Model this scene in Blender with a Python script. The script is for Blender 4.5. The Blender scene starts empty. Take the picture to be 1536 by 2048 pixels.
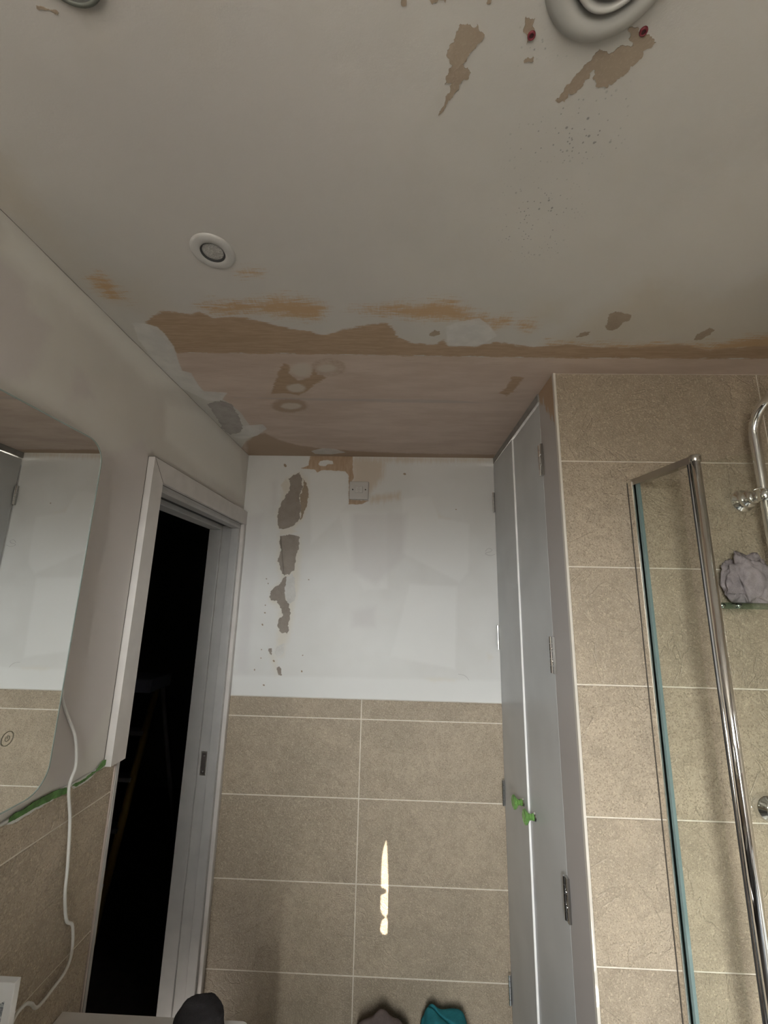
import bpy, bmesh, math, random
import numpy as np
from mathutils import Vector, Matrix, noise as mnoise

random.seed(7)
rng = np.random.default_rng(11)
scene = bpy.context.scene
COL = scene.collection

# ------------------------------------------------------------------ camera
XL, YB, XC, YT, XE, H = -0.7237, 1.904, 0.461, 1.1433, 0.4643, 2.40
CZ = 1.7245                      # height of the phone above the floor
YR, XR = -0.90, 1.34             # rear (window) wall and right wall
PITCH, ROLL, YAW, FPX = 0.2090, 0.0222, -0.0309, 830.9

fwd = Vector((math.sin(YAW) * math.cos(PITCH), math.cos(YAW) * math.cos(PITCH), math.sin(PITCH)))
rt0 = Vector((math.cos(YAW), -math.sin(YAW), 0))
up0 = rt0.cross(fwd)
rt = rt0 * math.cos(ROLL) + up0 * math.sin(ROLL)
up = up0 * math.cos(ROLL) - rt0 * math.sin(ROLL)
cd = bpy.data.cameras.new('camera')
cam = bpy.data.objects.new('camera', cd)
COL.objects.link(cam)
cam.matrix_world = Matrix(((rt.x, up.x, -fwd.x, 0), (rt.y, up.y, -fwd.y, 0), (rt.z, up.z, -fwd.z, CZ), (0, 0, 0, 1)))
cd.sensor_fit = 'VERTICAL'
cd.sensor_height = 36.0
cd.lens = FPX / 2048 * 36.0
cd.clip_start = 0.01
scene.camera = cam

# ------------------------------------------------------------------ light
SUN_DIR = Vector((-0.62, 1.0, -0.50)).normalized()
SUN_STRENGTH = 1.9
SKY_STRENGTH = 7.0
EXPOSURE = 3.15

w = bpy.data.worlds.new('world')
scene.world = w
w.use_nodes = True
nt = w.node_tree
nt.nodes.clear()
wo = nt.nodes.new('ShaderNodeOutputWorld')
wb = nt.nodes.new('ShaderNodeBackground')
tc = nt.nodes.new('ShaderNodeTexCoord')
sx = nt.nodes.new('ShaderNodeSeparateXYZ')
rp = nt.nodes.new('ShaderNodeValToRGB')
mr = nt.nodes.new('ShaderNodeMapRange')
nt.links.new(tc.outputs['Generated'], sx.inputs[0])
nt.links.new(sx.outputs['Z'], mr.inputs['Value'])
mr.inputs['From Min'].default_value = -1
mr.inputs['From Max'].default_value = 1
nt.links.new(mr.outputs[0], rp.inputs[0])
e = rp.color_ramp.elements
e[0].position = 0.0; e[0].color = (0.10, 0.092, 0.083, 1)
e[1].position = 1.0; e[1].color = (0.90, 1.05, 1.25, 1)
n_ = rp.color_ramp.elements.new(0.47); n_.color = (0.16, 0.148, 0.132, 1)
n_ = rp.color_ramp.elements.new(0.525); n_.color = (0.66, 0.665, 0.66, 1)
n_ = rp.color_ramp.elements.new(0.60); n_.color = (1.08, 1.08, 1.06, 1)
n_ = rp.color_ramp.elements.new(0.70); n_.color = (1.40, 1.40, 1.38, 1)
nt.links.new(rp.outputs[0], wb.inputs[0])
wb.inputs[1].default_value = SKY_STRENGTH
nt.links.new(wb.outputs[0], wo.inputs[0])

sl = bpy.data.lights.new('sun', 'SUN')
sl.energy = SUN_STRENGTH
sl.angle = math.radians(0.12)
sl.color = (1.0, 0.90, 0.76)
so = bpy.data.objects.new('sun', sl)
COL.objects.link(so)
so.rotation_euler = SUN_DIR.to_track_quat('-Z', 'Y').to_euler()
so.location = (-0.6, -3.0, 4.0)

# window opening of the rear wall (daylight comes through here)
WX0, WX1, WZ0, WZ1 = -0.70, 0.04, 1.00, 2.18
pl = bpy.data.lights.new('window_portal', 'AREA')
pl.shape = 'RECTANGLE'
pl.size = WX1 - WX0
pl.size_y = WZ1 - WZ0
pl.cycles.is_portal = True
po = bpy.data.objects.new('window_portal', pl)
COL.objects.link(po)
po.location = ((WX0 + WX1) / 2, YR - 0.13, (WZ0 + WZ1) / 2)
po.rotation_euler = Vector((0, 1, 0)).to_track_quat('-Z', 'Z').to_euler()

vs = scene.view_settings
vs.view_transform = 'Standard'
vs.look = 'None'
vs.gamma = 1.0
vs.use_curve_mapping = False
vs.exposure = EXPOSURE
scene.cycles.use_denoising = True
scene.cycles.use_adaptive_sampling = True
scene.cycles.adaptive_threshold = 0.04
scene.cycles.max_bounces = 9
scene.cycles.diffuse_bounces = 4
scene.cycles.glossy_bounces = 5
scene.cycles.transparent_max_bounces = 16
scene.cycles.sample_clamp_indirect = 6.0
scene.cycles.caustics_reflective = False
scene.cycles.caustics_refractive = False


# ------------------------------------------------------------------ helpers
def hit(u, v, axis, val):
    """where the sight line of photo pixel (u, v) meets the plane axis = val"""
    d = rt * ((u - 768) / FPX) - up * ((v - 1024) / FPX) + fwd
    o = Vector((0, 0, CZ))
    t = (val - o[axis]) / d[axis]
    return o + d * t


def ceil_pts(pts):
    return [(hit(u, v, 2, H).x, hit(u, v, 2, H).y) for u, v in pts]


def back_pts(pts):
    return [(hit(u, v, 1, YB).x, hit(u, v, 1, YB).z) for u, v in pts]


def left_pts(pts):
    return [(hit(u, v, 0, XL).y, hit(u, v, 0, XL).z) for u, v in pts]


def zoom(pts, s, ox, oy):
    return [(ox + x / s, oy + y / s) for x, y in pts]


class Mat:
    """small node-tree builder"""
    def __init__(self, name):
        self.m = bpy.data.materials.new(name)
        self.m.use_nodes = True
        self.t = self.m.node_tree
        self.b = self.t.nodes['Principled BSDF']
        self.out = self.t.nodes['Material Output']

    def n(self, kind, **kw):
        nd = self.t.nodes.new(kind)
        for k, v in kw.items():
            setattr(nd, k, v)
        return nd

    def l(self, a, b):
        self.t.links.new(a, b)

    def val(self, x, sock):
        if hasattr(x, 'default_value') or hasattr(x, 'links'):
            self.l(x, sock)
        else:
            sock.default_value = x

    def coords(self, scale=(1, 1, 1), rot=(0, 0, 0), loc=(0, 0, 0)):
        g = self.n('ShaderNodeNewGeometry')
        mp = self.n('ShaderNodeMapping')
        mp.inputs['Scale'].default_value = scale
        mp.inputs['Rotation'].default_value = rot
        mp.inputs['Location'].default_value = loc
        self.l(g.outputs['Position'], mp.inputs['Vector'])
        return mp.outputs[0]

    def noise(self, scale, detail=4, rough=0.55, vec=None, dist=0.0):
        t = self.n('ShaderNodeTexNoise')
        t.inputs['Scale'].default_value = scale
        t.inputs['Detail'].default_value = detail
        t.inputs['Roughness'].default_value = rough
        t.inputs['Distortion'].default_value = dist
        self.l(vec if vec is not None else self.coords(), t.inputs['Vector'])
        return t.outputs['Fac']

    def math(self, op, a, b=0.0, c=0.0):
        m = self.n('ShaderNodeMath', operation=op)
        self.val(a, m.inputs[0]); self.val(b, m.inputs[1])
        if op in ('MULTIPLY_ADD', 'CLAMP'):
            self.val(c, m.inputs[2])
        return m.outputs[0]

    def step(self, v, lo, hi, to0=0.0, to1=1.0):
        m = self.n('ShaderNodeMapRange', interpolation_type='SMOOTHSTEP')
        self.val(v, m.inputs['Value'])
        m.inputs['From Min'].default_value = lo
        m.inputs['From Max'].default_value = hi
        m.inputs['To Min'].default_value = to0
        m.inputs['To Max'].default_value = to1
        return m.outputs[0]

    def mix(self, f, a, b):
        m = self.n('ShaderNodeMix', data_type='RGBA')
        self.val(f, m.inputs['Factor'])
        for x, s in ((a, m.inputs['A']), (b, m.inputs['B'])):
            if isinstance(x, tuple):
                s.default_value = (*x, 1) if len(x) == 3 else x
            else:
                self.l(x, s)
        return m.outputs['Result']

    def attr(self, name):
        a = self.n('ShaderNodeAttribute', attribute_name=name)
        return a.outputs['Fac']

    def bump(self, h, strength=0.3, dist=0.002):
        b = self.n('ShaderNodeBump')
        b.inputs['Strength'].default_value = strength
        b.inputs['Distance'].default_value = dist
        self.l(h, b.inputs['Height'])
        self.l(b.outputs[0], self.b.inputs['Normal'])

    def color(self, c):
        if isinstance(c, tuple):
            self.b.inputs['Base Color'].default_value = (*c, 1)
        else:
            self.l(c, self.b.inputs['Base Color'])

    def set(self, rough=0.5, metal=0.0, spec=0.5):
        self.b.inputs['Roughness'].default_value = rough
        self.b.inputs['Metallic'].default_value = metal
        self.b.inputs['Specular IOR Level'].default_value = spec
        return self.m


def plain(name, c, rough=0.5, metal=0.0, spec=0.5, var=0.06, scale=9, bump=0.0, bscale=200):
    M = Mat(name)
    n = M.noise(scale, 2)
    lo = tuple(x * (1 - var) for x in c)
    hi = tuple(min(1, x * (1 + var)) for x in c)
    M.color(M.mix(M.step(n, 0.3, 0.7), lo, hi))
    if bump:
        M.bump(M.noise(bscale, 2), bump, 0.001)
    return M.set(rough, metal, spec)


def glass_mat(name, tint, rough=0.01, refl=1.0):
    M = Mat(name)
    tr = M.n('ShaderNodeBsdfTransparent'); tr.inputs[0].default_value = (*tint, 1)
    gl = M.n('ShaderNodeBsdfGlossy'); gl.inputs['Roughness'].default_value = rough
    lw = M.n('ShaderNodeLayerWeight'); lw.inputs['Blend'].default_value = 0.5
    fr = M.math('MULTIPLY_ADD', M.math('POWER', lw.outputs['Facing'], 5.0), 0.35, 0.008)
    mx = M.n('ShaderNodeMixShader')
    M.l(M.math('MULTIPLY', fr, refl), mx.inputs[0]); M.l(tr.outputs[0], mx.inputs[1]); M.l(gl.outputs[0], mx.inputs[2])
    M.l(mx.outputs[0], M.out.inputs['Surface'])
    return M.m


# ------------------------------------------------------------------ mesh helpers
def link(name, me, material=None, parent=None, loc=None):
    o = bpy.data.objects.new(name, me)
    COL.objects.link(o)
    if material is not None and hasattr(me, 'materials') and len(me.materials) == 0:
        me.materials.append(material)
    if parent is not None:
        o.parent = parent
    if loc is not None:
        o.location = loc
    return o


def finish(bm, name, smooth=False):
    me = bpy.data.meshes.new(name)
    bmesh.ops.recalc_face_normals(bm, faces=bm.faces)
    if smooth:
        for f in bm.faces:
            f.smooth = True
    bm.to_mesh(me)
    bm.free()
    return me


def b_box(bm, x0, x1, y0, y1, z0, z1, bev=0.0, seg=2):
    r = bmesh.ops.create_cube(bm, size=1.0)
    vs_ = r['verts']
    for v in vs_:
        v.co = Vector(((x0 + x1) / 2 + v.co.x * (x1 - x0), (y0 + y1) / 2 + v.co.y * (y1 - y0), (z0 + z1) / 2 + v.co.z * (z1 - z0)))
    if bev:
        es = list({e for v in vs_ for e in v.link_edges})
        bmesh.ops.bevel(bm, geom=es, offset=bev, segments=seg, profile=0.5, affect='EDGES')


def box(name, x0, x1, y0, y1, z0, z1, material, parent=None, bev=0.0, seg=2):
    bm = bmesh.new()
    b_box(bm, x0, x1, y0, y1, z0, z1, bev, seg)
    return link(name, finish(bm, name), material, parent)


def boxes(name, lst, material, parent=None, bev=0.0):
    bm = bmesh.new()
    for b in lst:
        b_box(bm, *b, bev=bev)
    return link(name, finish(bm, name), material, parent)


def prism(name, pts3, extr, material, parent=None):
    """planar outline extruded by a vector"""
    bm = bmesh.new()
    a = [bm.verts.new(p) for p in pts3]
    b = [bm.verts.new(Vector(p) + Vector(extr)) for p in pts3]
    n = len(a)
    f1 = bm.faces.new(a); f2 = bm.faces.new(list(reversed(b)))
    for i in range(n):
        bm.faces.new((a[i], b[i], b[(i + 1) % n], a[(i + 1) % n]))
    bm.normal_update()
    bmesh.ops.triangulate(bm, faces=[f1, f2])
    return link(name, finish(bm, name), material, parent)


def lathe_mesh(name, prof, center, axis=(0, 0, 1), seg=48, smooth=True):
    """prof: (radius, distance along axis)"""
    ax = Vector(axis).normalized()
    t1 = ax.orthogonal().normalized(); t2 = ax.cross(t1)
    bm = bmesh.new()
    rings = []
    for r, h in prof:
        if r < 1e-6:
            rings.append([bm.verts.new(Vector(center) + ax * h)])
        else:
            rings.append([bm.verts.new(Vector(center) + ax * h + (t1 * math.cos(2 * math.pi * i / seg) + t2 * math.sin(2 * math.pi * i / seg)) * r) for i in range(seg)])
    for a, b in zip(rings, rings[1:]):
        for i in range(seg):
            j = (i + 1) % seg
            if len(a) == 1 and len(b) == 1:
                continue
            if len(a) == 1:
                bm.faces.new((a[0], b[i], b[j]))
            elif len(b) == 1:
                bm.faces.new((a[i], a[j], b[0]))
            else:
                bm.faces.new((a[i], a[j], b[j], b[i]))
    return finish(bm, name, smooth)


def lathe(name, prof, center, material, parent=None, axis=(0, 0, 1), seg=48, smooth=True):
    return link(name, lathe_mesh(name, prof, center, axis, seg, smooth), material, parent)


def spline(pts, n=8):
    P = [Vector(p) for p in pts]
    P = [P[0] * 2 - P[1]] + P + [P[-1] * 2 - P[-2]]
    out = []
    for i in range(1, len(P) - 2):
        for k in range(n):
            t = k / n
            a, b, c, d = P[i - 1], P[i], P[i + 1], P[i + 2]
            out.append(0.5 * ((2 * b) + (c - a) * t + (2 * a - 5 * b + 4 * c - d) * t * t + (3 * b - a - 3 * c + d) * t ** 3))
    out.append(P[-2])
    return out


def tube(name, pts, r, material, parent=None, seg=16):
    bm = bmesh.new()
    prev = None
    t1 = None
    n = len(pts)
    pts = [Vector(p) for p in pts]
    for i, p in enumerate(pts):
        d = (pts[min(i + 1, n - 1)] - pts[max(i - 1, 0)]).normalized()
        if t1 is None:
            t1 = d.orthogonal().normalized()
        t1 = (t1 - d * t1.dot(d)).normalized()
        t2 = d.cross(t1)
        rr = r[i] if isinstance(r, (list, tuple)) else r
        ring = [bm.verts.new(p + (t1 * math.cos(2 * math.pi * k / seg) + t2 * math.sin(2 * math.pi * k / seg)) * rr) for k in range(seg)]
        if prev:
            for k in range(seg):
                bm.faces.new((prev[k], prev[(k + 1) % seg], ring[(k + 1) % seg], ring[k]))
        else:
            bm.faces.new(ring)
        prev = ring
    bm.faces.new(list(reversed(prev)))
    return link(name, finish(bm, name, True), material, parent)


def empty(name, loc=(0, 0, 0)):
    o = bpy.data.objects.new(name, None)
    o.empty_display_size = 0.05
    COL.objects.link(o)
    return o


def tag(o, label=None, cat=None, group=None, kind=None):
    if label: o['label'] = label
    if cat: o['category'] = cat
    if group: o['group'] = group
    if kind: o['kind'] = kind
    return o


def jag(poly, amp, step):
    """fractal ragged version of an outline given in 2-D plane coordinates"""
    P = [np.array(p, float) for p in poly]
    while True:
        L = [np.hypot(*(P[(i + 1) % len(P)] - P[i])) for i in range(len(P))]
        if max(L) <= step:
            break
        Q = []
        for i in range(len(P)):
            Q.append(P[i])
            if L[i] > step:
                a_, b_ = P[i], P[(i + 1) % len(P)]
                d = b_ - a_
                n = np.array([-d[1], d[0]]) / (L[i] + 1e-9)
                Q.append((a_ + b_) / 2 + n * float(np.clip(rng.normal(0, 1), -1.6, 1.6)) * min(amp * 1.6, amp * (L[i] / step) ** 0.5 * 0.6, L[i] * 0.18))
        P = Q
    return [(float(p[0]), float(p[1])) for p in P]


def sdf(px, py, poly):
    """signed distance (positive inside) of points to a polygon"""
    d = np.full(px.shape, 1e9)
    s = np.zeros(px.shape, bool)
    n = len(poly)
    for i in range(n):
        ax, ay = poly[i]; bx, by = poly[(i + 1) % n]
        ex, ey = bx - ax, by - ay
        wx, wy = px - ax, py - ay
        t = np.clip((wx * ex + wy * ey) / (ex * ex + ey * ey + 1e-12), 0, 1)
        d = np.minimum(d, (wx - ex * t) ** 2 + (wy - ey * t) ** 2)
        c = ((ay > py) != (by > py)) & (px < (bx - ax) * (py - ay) / (by - ay + 1e-12) + ax)
        s ^= c
    d = np.sqrt(d)
    return np.where(s, d, -d)


def union(px, py, polys):
    r = np.full(px.shape, -0.2)
    for p in polys:
        r = np.maximum(r, sdf(px, py, p))
    return np.clip(r, -0.2, 0.2)


def ell(cx, cy, rx, ry, n=18, rot=0.0):
    return [(cx + rx * math.cos(a) * math.cos(rot) - ry * math.sin(a) * math.sin(rot), cy + rx * math.cos(a) * math.sin(rot) + ry * math.sin(a) * math.cos(rot)) for a in [2 * math.pi * k / n for k in range(n)]]


def grid(name, us, vs_, to3, flip, attrs, material, parent=None):
    """dense flat surface carrying stain masks as point attributes"""
    U, V = np.meshgrid(us, vs_)
    co = to3(U.ravel(), V.ravel()).astype(np.float32)
    nu, nv = len(us), len(vs_)
    idx = np.arange(nu * nv).reshape(nv, nu)
    q = np.stack([idx[:-1, :-1], idx[:-1, 1:], idx[1:, 1:], idx[1:, :-1]], -1).reshape(-1, 4)
    if flip:
        q = q[:, ::-1]
    me = bpy.data.meshes.new(name)
    me.vertices.add(len(co)); me.vertices.foreach_set('co', co.ravel())
    me.loops.add(q.size); me.loops.foreach_set('vertex_index', q.ravel().astype(np.int32))
    me.polygons.add(len(q)); me.polygons.foreach_set('loop_start', (np.arange(len(q)) * 4).astype(np.int32))
    me.update(calc_edges=True)
    for k, f in attrs.items():
        a = me.attributes.new(k, 'FLOAT', 'POINT')
        a.data.foreach_set('value', f(U.ravel(), V.ravel()).astype(np.float32))
    return link(name, me, material, parent)


# ------------------------------------------------------------------ materials
CHROME = plain('chrome', (0.80, 0.80, 0.80), 0.10, 1.0, var=0.03)
SATIN = plain('satin_chrome', (0.62, 0.61, 0.59), 0.28, 1.0, var=0.04)
WHITE_PLASTIC = plain('white_plastic', (0.47, 0.455, 0.435), 0.35, var=0.03)
WOODWORK = plain('painted_woodwork', (0.555, 0.525, 0.50), 0.42, var=0.05, scale=14, bump=0.05, bscale=60)
LINING = plain('grey_lining_paint', (0.385, 0.375, 0.365), 0.42, var=0.05, scale=14, bump=0.05, bscale=60)
GREY_PAINT = plain('grey_cupboard_paint', (0.51, 0.515, 0.515), 0.38, var=0.06, scale=4, bump=0.04, bscale=40)
BLACK = plain('black_void', (0.012, 0.012, 0.012), 0.6, var=0.1)
WHITE_GLOSS = plain('white_gloss', (0.78, 0.77, 0.75), 0.18, var=0.02)
GLASS = glass_mat('screen_glass', (0.975, 0.986, 0.970))
CLEAR = glass_mat('clear_glass', (0.97, 0.98, 0.975))
GROUT = plain('grout', (0.66, 0.61, 0.53), 0.8, var=0.08, scale=40)


def tile_material(name, base):
    M = Mat(name)
    inf = M.n('ShaderNodeObjectInfo')
    g = M.n('ShaderNodeNewGeometry')
    add = M.n('ShaderNodeVectorMath', operation='ADD')
    cmb = M.n('ShaderNodeCombineXYZ')
    for k in range(3):
        M.l(M.math('MULTIPLY', inf.outputs['Random'], 7.3 + 5 * k), cmb.inputs[k])
    M.l(g.outputs['Position'], add.inputs[0]); M.l(cmb.outputs[0], add.inputs[1])
    v = add.outputs[0]
    big = M.noise(3.2, 3, 0.6, v, 0.6)
    mid = M.noise(30, 3, 0.65, v, 0.8)
    fine = M.noise(190, 2, 0.7, v, 0.5)
    grit = M.noise(330, 1, 0.6, v)
    c1 = M.mix(M.step(big, 0.32, 0.68), tuple(x * 0.88 for x in base), tuple(min(1, x * 1.12) for x in base))
    c2 = M.mix(M.step(mid, 0.35, 0.72, 0, 0.5), c1, (base[0] * 0.68, base[1] * 0.67, base[2] * 0.66))
    c3 = M.mix(M.step(fine, 0.50, 0.70, 0, 0.75), c2, (base[0] * 1.42, base[1] * 1.42, base[2] * 1.40))
    c4 = M.mix(M.step(grit, 0.52, 0.68, 0, 0.7), c3, (base[0] * 0.52, base[1] * 0.50, base[2] * 0.47))
    M.color(c4)
    vein = M.math('ABSOLUTE', M.math('SUBTRACT', M.noise(5.5, 3, 0.6, v, 1.6), 0.5))
    hgt = M.math('ADD', M.math('MULTIPLY', fine, 0.6), M.math('MULTIPLY', mid, 1.4))
    hgt = M.math('ADD', hgt, M.step(vein, 0.0, 0.02, 0.0, 0.35))
    M.bump(hgt, 1.0, 0.0028)
    return M.set(0.48, 0, 0.45)


TILE = tile_material('stone_tile', (0.385, 0.318, 0.240))


def ceiling_material():
    M = Mat('ceiling_paint_and_plaster')
    strokes = M.noise(1.0, 3, 0.65, M.coords((18, 150, 1), (0, 0, 0.06)))
    strokes2 = M.noise(1.0, 3, 0.7, M.coords((40, 380, 1), (0, 0, -0.05)))
    weave = M.noise(1.0, 2, 0.6, M.coords((320, 40, 1)))
    blot = M.noise(2.6, 3, 0.55)
    edge = M.noise(60, 3, 0.7)
    edge2 = M.noise(14, 3, 0.6)
    jit = M.math('SUBTRACT', M.math('ADD', edge, edge2), 1.0)
    paint = M.mix(M.step(blot, 0.3, 0.7), (0.475, 0.455, 0.42), (0.53, 0.505, 0.465))
    paint = M.mix(M.step(M.noise(1.3, 2, 0.5, M.coords(loc=(3, 1, 0))), 0.45, 0.75, 0, 0.4), paint, (0.475, 0.44, 0.425))
    # yellowed and tan discolouration
    warm = M.math('MULTIPLY', M.step(M.math('ADD', M.attr('warm'), M.math('MULTIPLY', jit, 0.05)), -0.05, 0.06), M.step(blot, 0.25, 0.7, 0.35, 1.0))
    c = M.mix(M.math('MULTIPLY', warm, 0.55), paint, (0.46, 0.40, 0.31))
    # rust-brown smears rubbed into the paint
    r = M.math('ADD', M.attr('rust'), M.math('MULTIPLY', M.math('SUBTRACT', strokes, 0.5), 0.085))
    r = M.math('ADD', r, M.math('MULTIPLY', M.math('SUBTRACT', strokes2, 0.5), 0.07))
    r = M.math('ADD', r, M.math('MULTIPLY', M.math('SUBTRACT', weave, 0.5), 0.03))
    c = M.mix(M.step(r, -0.016, 0.022, 0, 0.9), c, M.mix(strokes2, (0.41, 0.255, 0.12), (0.47, 0.325, 0.19)))
    # pink skim plaster
    p = M.math('ADD', M.attr('skim'), M.math('MULTIPLY', jit, 0.006))
    skim = M.mix(M.step(M.noise(1, 3, 0.6, M.coords((5, 16, 1))), 0.3, 0.7), (0.455, 0.36, 0.30), (0.535, 0.435, 0.37))
    skim = M.mix(M.step(strokes, 0.55, 0.8, 0, 0.4), skim, (0.36, 0.28, 0.22))
    c = M.mix(M.step(p, -0.0015, 0.0015), c, skim)
    # darker damp brown plaster
    bd = M.math('ADD', M.attr('brown'), M.math('MULTIPLY', jit, 0.010))
    bd = M.math('ADD', bd, M.math('MULTIPLY', M.math('SUBTRACT', strokes, 0.5), 0.026))
    bd = M.math('ADD', bd, M.math('MULTIPLY', M.math('SUBTRACT', strokes2, 0.5), 0.012))
    brown = M.mix(M.step(strokes, 0.3, 0.7), (0.325, 0.228, 0.148), (0.40, 0.287, 0.195))
    c = M.mix(M.step(bd, -0.003, 0.003), c, brown)
    sb = M.math('ADD', M.attr('softbrown'), M.math('MULTIPLY', jit, 0.02))
    c = M.mix(M.step(sb, -0.008, 0.012, 0, 0.85), c, (0.34, 0.25, 0.175))
    # grey joint streak
    gs = M.math('ADD', M.attr('joint'), M.math('MULTIPLY', M.math('SUBTRACT', strokes, 0.5), 0.012))
    c = M.mix(M.step(gs, -0.004, 0.004, 0, 0.45), c, (0.34, 0.31, 0.30))
    # white filler
    wf = M.math('ADD', M.attr('filler'), M.math('MULTIPLY', jit, 0.007))
    wf = M.math('ADD', wf, M.math('MULTIPLY', M.math('SUBTRACT', strokes, 0.5), 0.006))
    c = M.mix(M.step(wf, -0.002, 0.003, 0, 0.92), c, M.mix(M.step(edge2, 0.35, 0.65), (0.60, 0.58, 0.55), (0.51, 0.495, 0.475)))
    so_ = M.math('ADD', M.attr('softwhite'), M.math('MULTIPLY', jit, 0.014))
    c = M.mix(M.step(so_, -0.006, 0.010, 0, 0.85), c, (0.53, 0.47, 0.405))
    # mould specks
    vo = M.n('ShaderNodeTexVoronoi'); vo.inputs['Scale'].default_value = 170
    M.l(M.coords(), vo.inputs['Vector'])
    vo2 = M.n('ShaderNodeTexVoronoi'); vo2.inputs['Scale'].default_value = 85
    M.l(M.coords(loc=(0.3, 0.1, 0)), vo2.inputs['Vector'])
    sepc = M.n('ShaderNodeSeparateColor'); M.l(vo.outputs['Color'], sepc.inputs[0])
    sep2 = M.n('ShaderNodeSeparateColor'); M.l(vo2.outputs['Color'], sep2.inputs[0])
    area = M.step(M.math('ADD', M.attr('mould'), M.math('MULTIPLY', jit, 0.05)), -0.03, 0.03)
    s1 = M.math('MULTIPLY', M.step(vo.outputs['Distance'], 0.12, 0.26, 1, 0), M.step(sepc.outputs[0], 0.56, 0.60))
    s2 = M.math('MULTIPLY', M.step(vo2.outputs['Distance'], 0.08, 0.22, 1, 0), M.step(sep2.outputs[0], 0.66, 0.70))
    c = M.mix(M.math('MULTIPLY', M.math('MULTIPLY', M.math('MAXIMUM', s1, s2), area), 0.75), c, (0.17, 0.16, 0.155))
    M.color(c)
    hgt = M.math('ADD', M.math('MULTIPLY', M.noise(55, 2, 0.6), 0.6), M.math('MULTIPLY', M.noise(420, 1, 0.6), 0.25))
    M.bump(hgt, 0.28, 0.0012)
    return M.set(0.72, 0, 0.3)


def back_material():
    M = Mat('back_wall_paint')
    strokes = M.noise(1.0, 3, 0.65, M.coords((90, 1, 14)))
    blot = M.noise(3.0, 3, 0.55)
    edge = M.noise(55, 3, 0.7)
    edge2 = M.noise(10, 3, 0.6)
    jit = M.math('SUBTRACT', M.math('ADD', edge, edge2), 1.0)
    c = M.mix(M.step(blot, 0.3, 0.7), (0.61, 0.605, 0.59), (0.67, 0.67, 0.66))
    lv = M.math('ADD', M.attr('whiter'), M.math('MULTIPLY', jit, 0.006))
    c = M.mix(M.step(lv, -0.006, 0.014, 0, 0.6), c, (0.70, 0.70, 0.69))
    gv = M.math('ADD', M.attr('greyer'), M.math('MULTIPLY', jit, 0.012))
    c = M.mix(M.step(gv, -0.012, 0.028, 0, 0.6), c, (0.57, 0.555, 0.555))
    wm = M.math('ADD', M.attr('warm'), M.math('MULTIPLY', jit, 0.022))
    c = M.mix(M.step(wm, -0.012, 0.028, 0, 0.5), c, (0.60, 0.54, 0.43))
    tn = M.math('ADD', M.attr('tan'), M.math('MULTIPLY', M.math('SUBTRACT', strokes, 0.5), 0.05))
    c = M.mix(M.step(tn, -0.012, 0.03, 0, 0.6), c, (0.49, 0.38, 0.27))
    bd = M.math('ADD', M.attr('brown'), M.math('MULTIPLY', jit, 0.012))
    c = M.mix(M.step(bd, -0.002, 0.002), c, M.mix(M.step(strokes, 0.3, 0.7), (0.36, 0.25, 0.165), (0.45, 0.33, 0.23)))
    fl = M.math('ADD', M.attr('filler'), M.math('MULTIPLY', jit, 0.008))
    c = M.mix(M.step(fl, -0.002, 0.004, 0, 0.85), c, (0.62, 0.58, 0.52))
    M.color(c)
    hgt = M.math('ADD', M.math('MULTIPLY', M.noise(70, 2), 0.35), M.math('MULTIPLY', M.noise(10, 2), 0.7))
    M.bump(hgt, 0.25, 0.0014)
    return M.set(0.55, 0, 0.4)


def left_material():
    M = Mat('left_wall_paint')
    blot = M.noise(3.0, 3, 0.55)
    edge2 = M.noise(9, 2, 0.6)
    jit = M.math('SUBTRACT', M.math('ADD', M.noise(40, 2, 0.7), edge2), 1.0)
    c = M.mix(M.step(blot, 0.3, 0.7), (0.565, 0.535, 0.495), (0.625, 0.60, 0.555))
    mv = M.math('ADD', M.attr('mauve'), M.math('MULTIPLY', jit, 0.03))
    c = M.mix(M.step(mv, -0.015, 0.02, 0, 0.75), c, (0.545, 0.50, 0.485))
    wt = M.math('ADD', M.attr('filler'), M.math('MULTIPLY', jit, 0.016))
    c = M.mix(M.step(wt, -0.02, 0.03, 0, 0.8), c, (0.70, 0.68, 0.635))
    M.color(c)
    M.bump(M.math('ADD', M.math('MULTIPLY', M.noise(80, 2), 0.4), M.math('MULTIPLY', edge2, 0.8)), 0.22, 0.0014)
    return M.set(0.6, 0, 0.35)


def bare_material(name, a, b):
    M = Mat(name)
    n = M.noise(14, 3, 0.65)
    f = M.noise(260, 2, 0.7)
    c = M.mix(M.step(n, 0.3, 0.7), a, b)
    c = M.mix(M.step(f, 0.5, 0.75, 0, 0.35), c, tuple(x * 1.3 for x in b))
    M.color(c)
    M.bump(M.math('ADD', f, n), 0.3, 0.001)
    return M.set(0.85, 0, 0.2)


BARE = bare_material('bare_plaster', (0.285, 0.225, 0.17), (0.335, 0.27, 0.205))
BARE_DARK = bare_material('bare_plaster_mauve', (0.245, 0.212, 0.185), (0.30, 0.262, 0.23))
BARE_LIGHT = bare_material('pale_filler', (0.52, 0.51, 0.49), (0.60, 0.59, 0.57))
GREYPATCH = bare_material('grey_cement', (0.29, 0.265, 0.25), (0.36, 0.335, 0.315))

# ================================================================== SETTING
# ---- floor
floor = box('floor', XL - 0.02, XR, YR, YB, -0.05, 0.0, plain('floor_vinyl', (0.075, 0.065, 0.056), 0.45, var=0.1, scale=5))
tag(floor, 'dull brown bathroom floor under the tiled walls', 'floor', kind='structure')

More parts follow.
